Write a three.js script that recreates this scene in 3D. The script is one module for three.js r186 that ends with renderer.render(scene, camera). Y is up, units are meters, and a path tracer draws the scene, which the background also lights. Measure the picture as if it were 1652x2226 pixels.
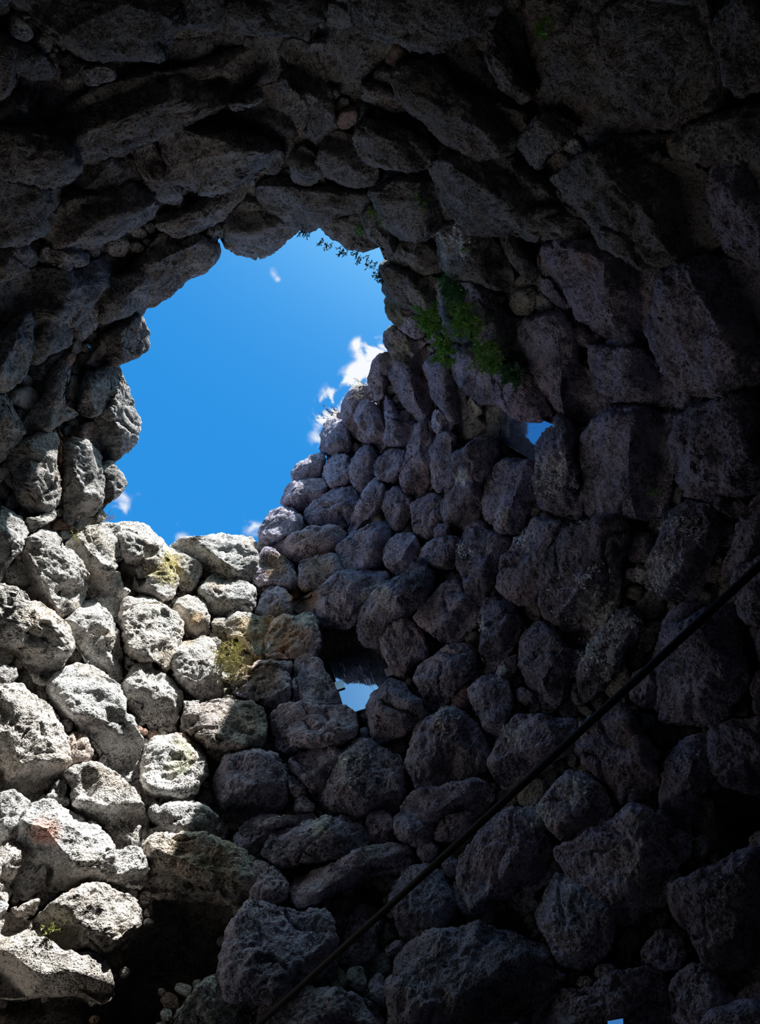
import * as THREE from 'three';
import { ImprovedNoise } from 'three/addons/math/ImprovedNoise.js';
import { mergeGeometries, mergeVertices } from 'three/addons/utils/BufferGeometryUtils.js';
import { RoundedBoxGeometry } from 'three/addons/geometries/RoundedBoxGeometry.js';

// ------------------------------------------------------------------ camera, sky, sun, exposure
const W = 1652, H = 2226, F = 1500, CX = W / 2, CY = H / 2;
const scene = new THREE.Scene();
const camera = new THREE.PerspectiveCamera(2 * Math.atan(CY / F) * 180 / Math.PI, W / H, 0.05, 200);
const EYE = new THREE.Vector3(0, 1.3, 0);
// the visitor looks almost straight up; the zenith stands left of and above the middle of the frame
const upCam = new THREE.Vector3((560 - CX) / F, (CY - 680) / F, -1).normalize();
const axX = new THREE.Vector3(1, 0, 0).addScaledVector(upCam, -upCam.x).normalize();
const axZ = new THREE.Vector3().crossVectors(axX, upCam);
const toWorld = (v) => new THREE.Vector3(v.dot(axX), v.dot(upCam), v.dot(axZ));
const camM = new THREE.Matrix4().makeBasis(toWorld(new THREE.Vector3(1, 0, 0)), toWorld(new THREE.Vector3(0, 1, 0)), toWorld(new THREE.Vector3(0, 0, 1)));
camera.quaternion.setFromRotationMatrix(camM);
camera.position.copy(EYE);
scene.add(camera);
const ray = (px, py) => toWorld(new THREE.Vector3((px - CX) / F, (CY - py) / F, -1).normalize());

const renderer = new THREE.WebGLRenderer({ antialias: true });
renderer.toneMapping = THREE.LinearToneMapping;
renderer.toneMappingExposure = 1.0;
renderer.shadowMap.enabled = true;
renderer.shadowMap.type = THREE.PCFSoftShadowMap;

const SUN_ZENITH = 45.3, SUN_AZIMUTH = 56.6, SUN_POWER = 11;
const sz = SUN_ZENITH * Math.PI / 180, sa = SUN_AZIMUTH * Math.PI / 180;
const sunDir = new THREE.Vector3(Math.sin(sz) * Math.cos(sa), Math.cos(sz), Math.sin(sz) * Math.sin(sa));
const sun = new THREE.DirectionalLight(new THREE.Color().setRGB(1, 0.995, 0.955), SUN_POWER);
sun.position.copy(sunDir).multiplyScalar(20).add(new THREE.Vector3(0, 5, 0));
sun.target.position.set(0, 5, 0);
sun.castShadow = true;
sun.shadow.mapSize.set(4096, 4096);
Object.assign(sun.shadow.camera, { left: -6, right: 6, top: 7, bottom: -7, near: 1, far: 40 });
scene.add(sun, sun.target);

// ------------------------------------------------------------------ noise helpers
function rng(seed) { let a = seed >>> 0; return () => { a = (a + 0x6d2b79f5) >>> 0; let t = a; t = Math.imul(t ^ (t >>> 15), t | 1); t ^= t + Math.imul(t ^ (t >>> 7), t | 61); return ((t ^ (t >>> 14)) >>> 0) / 4294967296; }; }
const realRandom = Math.random; const seeded = rng(99); Math.random = seeded;
const NZ = new ImprovedNoise(); Math.random = realRandom;
const nz = (x, y, z) => NZ.noise(x + 31.7, y + 17.3, z + 53.1);
const fbm = (x, y, z, o = 4) => { let s = 0, a = 1, f = 1; for (let i = 0; i < o; i++) { s += a * nz(x * f, y * f, z * f); a *= 0.5; f *= 2.03; } return s; };
const ss = (a, b, x) => { const t = Math.min(1, Math.max(0, (x - a) / (b - a))); return t * t * (3 - 2 * t); };
const lerp = (a, b, t) => a + (b - a) * t;

// sky: deep blue air with a few thin clouds near the hole's lower and right edge, the rest of the dome like it
{
  const w = 4096, h = 2048, data = new Float32Array(w * h * 4);
  const clouds = [[820, 752, 34, 1.2], [785, 758, 26, 0.75], [805, 790, 24, 0.5], [815, 800, 30, 0.9], [780, 825, 36, 1.1], [770, 850, 40, 1.2], [740, 880, 44, 1.25], [712, 908, 34, 1.1], [715, 880, 22, 0.6], [700, 900, 20, 0.5], [800, 850, 40, 1.1], [690, 965, 30, 0.55], [640, 1030, 22, 0.6], [598, 590, 14, 0.5], [604, 608, 8, 0.45], [256, 1088, 30, 0.5], [262, 1112, 18, 0.45], [384, 1136, 12, 0.5], [552, 1142, 34, 0.62], [402, 1176, 28, 0.55], [300, 1075, 14, 0.3], [560, 1030, 10, 0.4]].map(([x, y, r, a]) => ({ d: ray(x, y), r: r / F, a }));
  for (let j = 0; j < h; j++) {
    const el = ((j + 0.5) / h - 0.5) * Math.PI, y = Math.sin(el), c = Math.cos(el);
    for (let i = 0; i < w; i++) {
      const az = ((i + 0.5) / w - 0.5) * 2 * Math.PI, x = c * Math.cos(az), z = c * Math.sin(az), o = (j * w + i) * 4;
      let r, g, b;
      if (y < -0.02) { r = 0.2; g = 0.19; b = 0.17; } else {
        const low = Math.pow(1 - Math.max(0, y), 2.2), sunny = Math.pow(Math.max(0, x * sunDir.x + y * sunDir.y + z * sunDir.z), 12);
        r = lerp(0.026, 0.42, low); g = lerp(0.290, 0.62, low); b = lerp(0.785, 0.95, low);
        const halo = sunny * sunny * sunny; r += 1.9 * sunny + 4.5 * halo; g += 3.2 * sunny + 4.5 * halo; b += 2.7 * sunny + 4.2 * halo;                       // glow of the air round the sun, halo added to brighten shaded stone
        let k = 0;
        if (y > 0.93) for (const q of clouds) { const dx = x - q.d.x, dy = y - q.d.y, dz = z - q.d.z, m = Math.sqrt(dx * dx + dy * dy + dz * dz) / q.r; if (m < 2.8) k += q.a * Math.exp(-m * m * 1.3); }
        if (k > 0.001) { const n = fbm(x * 38 + fbm(x * 16, z * 16, 2, 2), z * 38, 4.2, 6); k = ss(0.16, 0.92, k * (0.62 + 1.35 * n)); }
        if (y < 0.8) { const n = fbm(x / (y + 0.2) * 1.7, z / (y + 0.2) * 1.7, 9.1, 4); k = 0.75 * ss(0.28, 0.85, n) * ss(0.8, 0.6, y); }
        r = lerp(r, 0.93, k); g = lerp(g, 0.96, k); b = lerp(b, 1.0, k);
      }
      data[o] = r; data[o + 1] = g; data[o + 2] = b; data[o + 3] = 1;
    }
  }
  const t = new THREE.DataTexture(data, w, h, THREE.RGBAFormat, THREE.FloatType);
  t.mapping = THREE.EquirectangularReflectionMapping; t.magFilter = THREE.LinearFilter; t.wrapS = THREE.RepeatWrapping; t.needsUpdate = true;
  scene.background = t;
}

// ------------------------------------------------------------------ the corbelled chamber: a surface of revolution narrowing upwards
const R0 = 2.9, HT = 8.5, PW = 1.8, AX = -0.6;            // radius at eye height, height of the tip, profile, z of the axis
const radius = (h) => R0 * (1 - Math.pow(Math.min(Math.max(h, 0), HT) / HT, PW));
const slope = (h) => -R0 * PW * Math.pow(Math.max(h, 0.01), PW - 1) / Math.pow(HT, PW);
function hitDir(d) {                                       // where a line from the eye meets the wall; heights are above the eye
  let a = 0, b = 12;
  const g = (t) => Math.hypot(d.x * t, d.z * t - AX) - (d.y * t > HT ? -1 : radius(d.y * t));
  for (b = 0.3; b < 14 && g(b) < 0; b += 0.1);
  a = b - 0.1;
  for (let i = 0; i < 30; i++) { const m = (a + b) / 2; if (g(m) < 0) a = m; else b = m; }
  return d.clone().multiplyScalar(b);
}
const hit = (px, py) => hitDir(ray(px, py)).add(EYE);
function inwardAt(P) { const x = P.x, z = P.z - AX, r = Math.hypot(x, z), s = slope(P.y - EYE.y); return new THREE.Vector3(-x / r, s, -z / r).normalize(); }
const azimuth = (P) => Math.atan2(P.z - AX, P.x);

const SKY_HOLE = [[228, 1137], [245, 1060], [271, 1035], [247, 1000], [292, 962], [301, 915], [268, 850], [240, 800], [300, 770], [319, 740], [305, 685], [350, 650], [430, 600], [472, 540], [540, 550], [600, 530], [660, 490], [750, 530], [835, 575], [836, 690], [838, 760], [800, 845], [742, 862], [700, 920], [695, 985], [640, 1020], [615, 1075], [570, 1110], [562, 1165], [480, 1160], [430, 1170], [375, 1190], [310, 1150]];
const rimPts = [];
SKY_HOLE.forEach((p, i) => { const q = SKY_HOLE[(i + 1) % SKY_HOLE.length]; for (let k = 0; k < 6; k++) { const P = hit(lerp(p[0], q[0], k / 6), lerp(p[1], q[1], k / 6)); rimPts.push([azimuth(P), P.y]); } });
function rimHeight(az) { let m = 99; for (const [a, y] of rimPts) { let d = Math.abs(a - az); if (d > Math.PI) d = 2 * Math.PI - d; if (d < 0.06) m = Math.min(m, y); } return m < 90 ? m : 7; }

function inPoly(x, y, p) { let s = false; for (let i = 0, j = p.length - 1; i < p.length; j = i++) if ((p[i][1] > y) !== (p[j][1] > y) && x < (p[j][0] - p[i][0]) * (y - p[i][1]) / (p[j][1] - p[i][1]) + p[i][0]) s = !s; return s; }

// ------------------------------------------------------------------ materials: porous basalt
function tex(n, fill, srgb) {
  const d = new Uint8Array(n * n * 4); fill(d, n);
  const t = new THREE.DataTexture(d, n, n, THREE.RGBAFormat); t.wrapS = t.wrapT = THREE.RepeatWrapping; t.magFilter = THREE.LinearFilter; t.minFilter = THREE.LinearMipmapLinearFilter; t.generateMipmaps = true;
  if (srgb) t.colorSpace = THREE.SRGBColorSpace; t.needsUpdate = true; return t;
}
const TN = 1024, pits = new Float32Array(TN * TN), grain = new Float32Array(TN * TN);
{
  const r = rng(5), val = (n) => { const a = new Float32Array(n * n); for (let i = 0; i < a.length; i++) a[i] = r(); return (x, y) => { const X = x * n, Y = y * n, i = Math.floor(X), j = Math.floor(Y), u = X - i, v = Y - j, s = u * u * (3 - 2 * u), t = v * v * (3 - 2 * v), g = (p, q) => a[(((q % n) + n) % n) * n + (((p % n) + n) % n)]; return lerp(lerp(g(i, j), g(i + 1, j), s), lerp(g(i, j + 1), g(i + 1, j + 1), s), t); }; };
  const o = [8, 16, 32, 64, 128, 256, 512].map(val), patch = val(9);
  for (let y = 0; y < TN; y++) for (let x = 0; x < TN; x++) { let s = 0, a = 0.5, w = 0; for (const f of o) { s += a * f(x / TN, y / TN); w += a; a *= 0.86; } grain[y * TN + x] = s / w; pits[y * TN + x] = 0; }
  for (let k = 0; k < 15000; k++) {                         // gas bubbles: many small ones, few large, drawn out a little
    const cx = r() * TN, cy = r() * TN, q = r(), R = 2.2 + 8 * q * q * q * q, el = 0.32 + 0.5 * r(), an = 0.5 + 0.9 * (r() - 0.5), ca = Math.cos(an), sn = Math.sin(an), m = Math.ceil(R * 1.7), deep = 0.45 + 0.55 * r();
    for (let y = -m; y <= m; y++) for (let x = -m; x <= m; x++) {
      const u = (x * ca + y * sn) / R, v = (-x * sn + y * ca) / (R * el), d = Math.sqrt(u * u + v * v) + 1.1 * (grain[((((cy + y) | 0) & 1023) * TN) + (((cx + x) | 0) & 1023)] - 0.5);
      if (d < 1) { const i = (((cy + y) | 0) & 1023) * TN + (((cx + x) | 0) & 1023); pits[i] = Math.max(pits[i], deep * ss(1, 0.45, d) * Math.min(1, R / 5) * (0.45 + 0.55 * ss(0.36, 0.62, patch(cx / TN, cy / TN)))); }
    }
  }
}
const stoneMap = tex(TN, (d) => { for (let i = 0; i < TN * TN; i++) { const g = 0.95 + 1.9 * (grain[i] - 0.5), k = Math.min(1, Math.max(0, g)) * (1 - 0.42 * pits[i]); d[i * 4] = 255 * k; d[i * 4 + 1] = 252 * k; d[i * 4 + 2] = 247 * k; d[i * 4 + 3] = 255; } }, true);  // pits also darkened in the colour, standing in for shadow inside them
const stoneBump = tex(TN, (d) => { for (let i = 0; i < TN * TN; i++) { const k = Math.min(1, Math.max(0, 0.5 + 1.9 * (grain[i] - 0.45) - 0.5 * pits[i])); d[i * 4] = d[i * 4 + 1] = d[i * 4 + 2] = 255 * k; d[i * 4 + 3] = 255; } }, false);
const basalt = new THREE.MeshStandardMaterial({ name: 'basalt', map: stoneMap, bumpMap: stoneBump, bumpScale: 0.02, roughness: 0.93, vertexColors: true });
basalt.side = THREE.DoubleSide;

// stains and lichens that the photograph shows on particular stones: pixel, radius, colour, strength
const PATCHES = [
  [612, 1362, 45, [1.0, 0.68, 0.36], 0.85], [640, 1400, 40, [0.95, 0.62, 0.34], 0.7], [545, 1372, 30, [1.1, 0.85, 0.55], 0.6], [520, 1380, 30, [1.5, 1.3, 1.0], 0.5],
  [570, 1465, 45, [0.85, 0.65, 0.30], 0.7], [520, 1480, 30, [0.75, 0.68, 0.28], 0.6], [657, 1302, 30, [1.1, 0.78, 0.38], 0.8], [598, 1228, 28, [1.05, 0.8, 0.4], 0.8], [690, 1235, 34, [1.08, 0.88, 0.55], 0.8],
  [364, 1238, 30, [0.74, 0.66, 0.27], 0.85], [372, 1215, 18, [0.78, 0.72, 0.34], 0.75], [428, 1342, 16, [1.15, 0.75, 0.35], 0.6], [465, 1272, 20, [1.1, 0.85, 0.6], 0.5], [410, 1395, 14, [1.15, 0.85, 0.5], 0.5],
  [395, 1640, 30, [1.2, 0.98, 0.6], 0.6], [90, 1795, 26, [1.15, 0.72, 0.62], 0.75], [110, 1805, 24, [1.1, 0.75, 0.65], 0.6], [390, 1865, 40, [1.0, 0.75, 0.5], 0.5], [480, 1870, 40, [1.0, 0.82, 0.5], 0.45], [85, 1335, 30, [1.15, 0.98, 0.75], 0.4],
  [832, 1302, 40, [2.6, 2.6, 2.7], 0.95], [1003, 1036, 16, [3.2, 3.2, 3.4], 0.9], [1110, 1120, 34, [2.2, 2.2, 2.5], 0.55], [930, 640, 40, [2.6, 2.5, 2.4], 0.8], [1035, 800, 38, [2.2, 2.15, 2.1], 0.65], [950, 905, 22, [1.9, 1.8, 1.8], 0.6],
  [1265, 1290, 60, [2.6, 2.6, 2.9], 0.42, 1], [1290, 1340, 45, [2.6, 2.6, 2.9], 0.5, 1], [1350, 1380, 50, [2.8, 2.8, 3.1], 0.6, 1], [1300, 1430, 40, [2.8, 2.8, 3.1], 0.5, 1], [1435, 1245, 38, [2.8, 2.8, 3.0], 0.55, 1], [1480, 1160, 34, [2.2, 2.2, 2.4], 0.4, 1],
  [1120, 1590, 22, [2.6, 2.6, 2.9], 0.6, 1], [1090, 1470, 18, [2.6, 2.6, 2.9], 0.6, 1], [1140, 1172, 20, [2.4, 2.4, 2.7], 0.55, 1], [1040, 1360, 12, [2.4, 2.4, 2.6], 0.6, 1], [1010, 1190, 18, [2.2, 2.2, 2.5], 0.5, 1], [970, 1560, 26, [1.8, 1.8, 2.1], 0.5, 1], [1160, 1770, 30, [2.0, 2.2, 2.3], 0.5, 1], [1250, 1720, 30, [2.0, 2.2, 2.3], 0.4, 1],
  [1205, 1030, 45, [1.9, 1.85, 1.9], 0.5, 1], [700, 1780, 30, [1.7, 1.75, 2.1], 0.6], [800, 1850, 30, [1.7, 1.75, 2.1], 0.6], [760, 1660, 40, [1.5, 1.5, 1.7], 0.4, 1], [985, 530, 34, [1.8, 1.75, 1.7], 0.4, 1],
  [850, 690, 34, [0.55, 0.52, 0.14], 0.8], [868, 760, 30, [0.55, 0.52, 0.14], 0.7], [845, 610, 20, [0.6, 0.55, 0.2], 0.6], [1000, 700, 50, [0.25, 0.42, 0.10], 0.6], [1090, 770, 40, [0.25, 0.4, 0.1], 0.5],
  [960, 2050, 120, [0.82, 1.02, 1.06], 0.4], [1220, 1950, 60, [0.82, 1.05, 1.08], 0.4], [700, 2170, 80, [0.8, 1.0, 1.02], 0.35], [1150, 2120, 100, [0.82, 1.0, 1.04], 0.35],
].map(([x, y, r, c, s, fleck]) => { const P = hit(x, y); return { P, n: inwardAt(P), a: ray(x, y), r: r / F * P.distanceTo(EYE), c, s, fleck }; });
// distance of a surface point from a stain's or hollow's axis
const offAxis = (k, x, y, z) => { const dx = x - k.P.x, dy = y - k.P.y, dz = z - k.P.z, t = dx * k.a.x + dy * k.a.y + dz * k.a.z; return Math.sqrt(Math.max(0, dx * dx + dy * dy + dz * dz - t * t)); };
// hollows weathered into particular stones: pixel, radius, depth in metres
const DENTS = [[85, 1385, 20, 0.07], [105, 1400, 16, 0.06], [212, 1372, 20, 0.06], [222, 1400, 20, 0.07], [170, 1380, 14, 0.05], [150, 1285, 18, 0.07], [285, 1245, 30, 0.10], [322, 1202, 12, 0.05], [180, 1705, 26, 0.06], [275, 1580, 14, 0.05], [248, 1560, 16, 0.04], [300, 1530, 20, 0.05], [505, 1406, 14, 0.06], [980, 1650, 26, 0.05], [40, 1920, 36, 0.1], [905, 1750, 16, 0.05], [480, 1925, 22, 0.04], [150, 2030, 20, 0.05], [330, 1460, 18, 0.04]]
  .map(([x, y, r, d]) => { const P = hit(x, y); return { P, a: ray(x, y), r: r / F * P.distanceTo(EYE), d }; });

// ------------------------------------------------------------------ stones
const wallOf = {};
function wallGroup(name, label) { const g = new THREE.Group(); g.name = name; g.userData = { kind: 'structure', label }; scene.add(g); wallOf[name] = g; return g; }
wallGroup('wall_left', 'sunlit left side of the round dry-stone chamber, porous grey basalt boulders in rough courses');
wallGroup('wall_front', 'shaded wall opposite the viewer, dark purple-grey boulders packed with small chinking stones');
wallGroup('wall_right', 'dark right side of the chamber, rounded boulders speckled with white mineral bloom');
wallGroup('wall_back', 'black overhanging corbelled stones arching above the viewer to the broken opening');
function wallFor(px, py) {
  const a = azimuth(hit(px, py)) * 180 / Math.PI;      // -90 = front, 0 = right, 90 = back
  return a > -150 && a <= -95 ? 'wall_left' : a > -95 && a <= -50 ? 'wall_front' : a > -50 && a <= 25 ? 'wall_right' : a > 25 && a < 165 ? 'wall_back' : 'wall_left';
}
const numbers = {};
const numbered = (n) => { const k = numbers[n] = (numbers[n] ?? -1) + 1; return k ? n + '_' + String(k).padStart(3, '0') : n; };
function smoothPoly(p, times = 2, first = 0.15) {
  for (let k = 0; k < times; k++) { const q = []; const c = k ? 0.25 : first; for (let i = 0; i < p.length; i++) { const a = p[i], b = p[(i + 1) % p.length]; q.push([lerp(a[0], b[0], c), lerp(a[1], b[1], c)], [lerp(a[0], b[0], 1 - c), lerp(a[1], b[1], 1 - c)]); } p = q; }
  return p;
}
function centroid(p) { let A = 0, x = 0, y = 0; for (let i = 0; i < p.length; i++) { const a = p[i], b = p[(i + 1) % p.length], k = a[0] * b[1] - b[0] * a[1]; A += k; x += (a[0] + b[0]) * k; y += (a[1] + b[1]) * k; } return [x / 3 / A, y / 3 / A, Math.abs(A / 2)]; }

// uv in metres from the side each face looks to (three planes), so that the grain keeps its size on every side of a stone
function boxUV(g, seed) {
  const p = g.attributes.position.array, n = g.attributes.normal.array, c = g.attributes.color.array, id = g.index.array, r = rng(seed), map = new Map();
  const ox = r() * 7, oy = r() * 7, an = r() * 6.28, ca = Math.cos(an) / 1.15, sa2 = Math.sin(an) / 1.15, P = [], N = [], C = [], U = [], out = new Uint32Array(id.length);
  for (let t = 0; t < id.length; t += 3) {
    const a = id[t] * 3, b = id[t + 1] * 3, d = id[t + 2] * 3, ux = p[b] - p[a], uy = p[b + 1] - p[a + 1], uz = p[b + 2] - p[a + 2], vx = p[d] - p[a], vy = p[d + 1] - p[a + 1], vz = p[d + 2] - p[a + 2];
    const X = Math.abs(uy * vz - uz * vy), Y = Math.abs(uz * vx - ux * vz), Z = Math.abs(ux * vy - uy * vx), k = X > Y && X > Z ? 0 : Y > Z ? 1 : 2;
    for (let e = 0; e < 3; e++) {
      const i = id[t + e], key = i * 3 + k; let j = map.get(key);
      if (j === undefined) {
        j = P.length / 3; map.set(key, j); const x = p[i * 3], y = p[i * 3 + 1], z = p[i * 3 + 2], A = k ? x : z, B = k === 1 ? z : y;
        P.push(x, y, z); N.push(n[i * 3], n[i * 3 + 1], n[i * 3 + 2]); C.push(c[i * 3], c[i * 3 + 1], c[i * 3 + 2]); U.push(A * ca - B * sa2 + ox + k * 0.37, A * sa2 + B * ca + oy + k * 0.61);
      }
      out[t + e] = j;
    }
  }
  const q = new THREE.BufferGeometry();
  q.setAttribute('position', new THREE.Float32BufferAttribute(P, 3)); q.setAttribute('normal', new THREE.Float32BufferAttribute(N, 3)); q.setAttribute('color', new THREE.Float32BufferAttribute(C, 3)); q.setAttribute('uv', new THREE.Float32BufferAttribute(U, 2)); q.setIndex(new THREE.BufferAttribute(out, 1));
  return q;
}
function stoneGeometry(poly, o, seed) {
  const r = rng(seed * 7919 + 13), fine = o.small ? 0 : 1;
  const c = centroid(poly), P0 = hit(c[0], c[1]), n = inwardAt(P0);
  if (o.lift) P0.addScaledVector(n, o.lift); else if (fine) P0.addScaledVector(n, (o.rough ? 0.17 : 0.06) * (r() - 0.5)); else P0.addScaledVector(n, -0.07 - 0.07 * r());
  const u = new THREE.Vector3(0, 1, 0).cross(n).normalize(), v = new THREE.Vector3().crossVectors(n, u);
  const side = P0.clone().sub(EYE).dot(n), ax = P0.clone().sub(EYE).normalize().multiplyScalar(-0.62).addScaledVector(n, 0.38).normalize();   // the stone runs into the wall along ax
  const flat = poly.map(([x, y]) => { const d = ray(x, y), t = side / d.dot(n), p = d.multiplyScalar(t).add(EYE).sub(P0); return [p.dot(u), p.dot(v)]; });
  const cc = centroid(flat), TAB = 360, rho = new Float32Array(TAB + 1);
  for (let i = 0; i < TAB; i++) {
    const a = i / TAB * 2 * Math.PI, dx = Math.cos(a), dy = Math.sin(a); let best = 0;
    for (let k = 0; k < flat.length; k++) { const p = flat[k], q = flat[(k + 1) % flat.length], ex = q[0] - p[0], ey = q[1] - p[1], den = dx * ey - dy * ex; if (Math.abs(den) < 1e-9) continue; const wx = p[0] - cc[0], wy = p[1] - cc[1], t = (wx * ey - wy * ex) / den, s = (wx * dy - wy * dx) / den; if (t > 0 && s >= -1e-6 && s <= 1 + 1e-6) best = Math.max(best, t); }
    rho[i] = best || 0.01;
  }
  rho[TAB] = rho[0];
  const R = (a) => { let x = a / (2 * Math.PI); x = (x - Math.floor(x)) * TAB; const i = Math.floor(x); return lerp(rho[i], rho[i + 1], x - i); };
  const area = Math.sqrt(cc[2]), px = Math.sqrt(c[2]);
  const bulge = o.bulge ? o.bulge * 0.75 : Math.min(0.19, Math.max(0.02, area * (fine ? 0.32 : 0.3)));
  const depth = o.depth ?? (fine ? Math.min(0.42, 0.14 + area * 0.45) : Math.min(0.16, area * 0.9 + 0.03));
  const N = o.coarse ?? (fine ? Math.round(Math.min(76, Math.max(18, px / 2.9))) : Math.round(Math.min(14, Math.max(6, px / 3))));
  const e = o.block ? 9 : 4 + 4 * r(), planes = [], down = Math.atan2(-v.y, -u.y);
  const nf = o.block ? 2 : fine ? 4 + Math.floor(r() * 4) : 3;
  for (let i = 0; i < nf; i++) { const a = r() * 2 * Math.PI, s = Math.tan((10 + 42 * r()) * Math.PI / 180), at = 0.5 + 0.42 * r(); planes.push([Math.cos(a) * s, Math.sin(a) * s, bulge * 0.8 + s * R(a) * at * 0.85]); }
  if (fine && !o.block && r() < 0.85) for (let i = 0; i < 2; i++) { const a = down + (r() - 0.5) * 1.3, s = Math.tan((38 + 26 * r()) * Math.PI / 180), at = 0.3 + 0.4 * r(); planes.push([Math.cos(a) * s, Math.sin(a) * s, bulge * 0.75 + s * R(a) * at]); }   // undersides fall back
  planes.push([(r() - 0.5) * 0.4, (r() - 0.5) * 0.4, bulge * (0.72 + 0.2 * r())]);
  const height = (x, y, q) => {
    let z = bulge * Math.sqrt(Math.max(0, 1 - Math.pow(q, e)));
    for (const [a, b, d] of planes) { const w = d - a * x - b * y, k = 0.009, hh = Math.max(0, Math.min(1, 0.5 + 0.5 * (w - z) / k)); z = lerp(w, z, hh) - k * hh * (1 - hh); }
    return Math.max(z, -0.035);
  };
  const pos = [], idx = [], S = N + 1;
  const put = (x, y, z) => pos.push(P0.x + u.x * x + v.x * y + ax.x * z, P0.y + u.y * x + v.y * y + ax.y * z, P0.z + u.z * x + v.z * y + ax.z * z);
  const disc = (a, b) => { if (!a && !b) return [0, 0]; return Math.abs(a) > Math.abs(b) ? [a, Math.PI / 4 * b / a] : [b, Math.PI / 2 - Math.PI / 4 * a / b]; };
  for (let j = 0; j <= N; j++) for (let i = 0; i <= N; i++) {
    let [q, a] = disc(2 * i / N - 1, 2 * j / N - 1); if (q < 0) { q = -q; a += Math.PI; }
    const q2 = 1 - Math.pow(1 - q, 1.35), rr = q2 * R(a), x = Math.cos(a) * rr, y = Math.sin(a) * rr;
    put(x + cc[0], y + cc[1], height(x, y, q2));
  }
  for (let j = 0; j < N; j++) for (let i = 0; i < N; i++) { const a = j * S + i; idx.push(a, a + 1, a + S + 1, a, a + S + 1, a + S); }
  let loop = []; for (let i = 0; i < N; i++) loop.push(i); for (let j = 0; j < N; j++) loop.push(j * S + N); for (let i = N; i > 0; i--) loop.push(N * S + i); for (let j = N; j > 0; j--) loop.push(j * S);
  const K = fine ? Math.max(5, Math.round(depth / area * N * 0.3)) : 3, first = loop;
  const ang = first.map((i) => { const x = 2 * (i % S) / N - 1, y = 2 * Math.floor(i / S) / N - 1; let [q, a] = disc(x, y); return q < 0 ? a + Math.PI : a; });
  for (let k = 1; k <= K; k++) {
    const t = k / K, sc = 1 - 0.28 * t * t, base = pos.length / 3;
    for (let m = 0; m < ang.length; m++) { const rr = R(ang[m]) * sc; put(Math.cos(ang[m]) * rr + cc[0], Math.sin(ang[m]) * rr + cc[1], -depth * t); }
    for (let m = 0; m < ang.length; m++) { const m2 = (m + 1) % ang.length, A = loop[m], B = loop[m2], C = base + m, D = base + m2; idx.push(A, C, B, B, C, D); }
    loop = ang.map((_, m) => base + m);
  }
  const cap = pos.length / 3; put(cc[0], cc[1], -depth);
  for (let m = 0; m < loop.length; m++) idx.push(loop[m], cap, loop[(m + 1) % loop.length]);
  const g = new THREE.BufferGeometry();
  g.setAttribute('position', new THREE.Float32BufferAttribute(pos, 3)); g.setIndex(idx); g.computeVertexNormals();
  const nn = g.attributes.normal.array, p = g.attributes.position.array, cnt = p.length / 3, col = new Float32Array(cnt * 3);
  const tone = (o.tone ?? 1) * (0.86 + 0.26 * r()), warm = (r() - 0.5) * 0.10, hue = o.hue ?? [1, 1, 1];
  const calm = o.smooth ?? 1, A = (fine ? Math.min(1, 0.35 + area * 1.3) : 0.30) * calm, near = PATCHES.filter((k) => k.P.distanceTo(P0) < k.r * 2.2 + area), dents = DENTS.filter((k) => k.P.distanceTo(P0) < k.r * 1.5 + area);
  for (let i = 0; i < cnt; i++) {
    const x = p[i * 3], y = p[i * 3 + 1], z = p[i * 3 + 2], sx = x + seed * 3.1, sy = y - seed * 1.7;
    let d = A * (0.036 * fbm(sx * 2.6, sy * 2.6, z * 2.6, 2) + 0.017 * fbm(sx * 8, sy * 8, z * 8, 3) + 0.03 * (0.22 - Math.abs(nz(sx * 4.6, sy * 4.6, z * 4.6 + 5))));
    if (fine) {
      const cr1 = 1 - Math.abs(nz(sx * 3.4 + 7, sy * 3.4, z * 3.4)) * 2;                       // cracks and ledges
      d -= 0.030 * A * ss(0.9, 1, cr1) * ss(0, 0.3, nz(sx * 2, sy * 2, z * 2) + 0.1);
      d += calm * (0.008 * nz(sx * 26, sy * 26, z * 26) + 0.007 * nz(sx * 52, sy * 52, z * 52) + 0.004 * nz(sx * 95, sy * 95, z * 95));
      d -= 0.016 * A * ss(0.36, 0.55, nz(sx * 9.5 + 3, sy * 9.5, z * 9.5)) + 0.010 * calm * ss(0.25, 0.55, nz(sx * 24 + 3, sy * 24, z * 24));
      for (const k of dents) { const m = offAxis(k, x, y, z) / k.r; if (m < 1.5) d -= k.d * ss(1.25, 0.55, m + 0.6 * nz(sx * 11, sy * 11, z * 11)); }
    }
    p[i * 3] += nn[i * 3] * d; p[i * 3 + 1] += nn[i * 3 + 1] * d; p[i * 3 + 2] += nn[i * 3 + 2] * d;
    const big = fbm(sx * 3.1, sy * 3.1, z * 3.1, 3), m = tone * (1 + 0.32 * big), br = 0.12 * ss(0.05, 0.6, nz(sx * 4.3, sy * 4.3 + 9, z * 4.3));
    let cR = m * hue[0] * (1 + warm + br * 0.3), cG = m * hue[1] * (1 - br * 0.3), cB = m * hue[2] * (1 - warm - br);
    for (const k of near) {
      const t = offAxis(k, x, y, z) / k.r, f = fbm(sx * 7, sy * 7, z * 7, 3);
      let w = k.s * ss(1.25, 0.55, t + 0.45 * f);
      if (k.fleck) w = Math.min(1, w * 2.2) * ss(0.0, 0.22, fbm(sx * 38, sy * 38, z * 38, 2));
      if (w > 0) { cR = lerp(cR, cR * k.c[0], w); cG = lerp(cG, cG * k.c[1], w); cB = lerp(cB, cB * k.c[2], w); }
    }
    col[i * 3] = Math.min(0.93, ROCK[0] * cR); col[i * 3 + 1] = Math.min(0.93, ROCK[1] * cG); col[i * 3 + 2] = Math.min(0.93, ROCK[2] * cB);
  }
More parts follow.
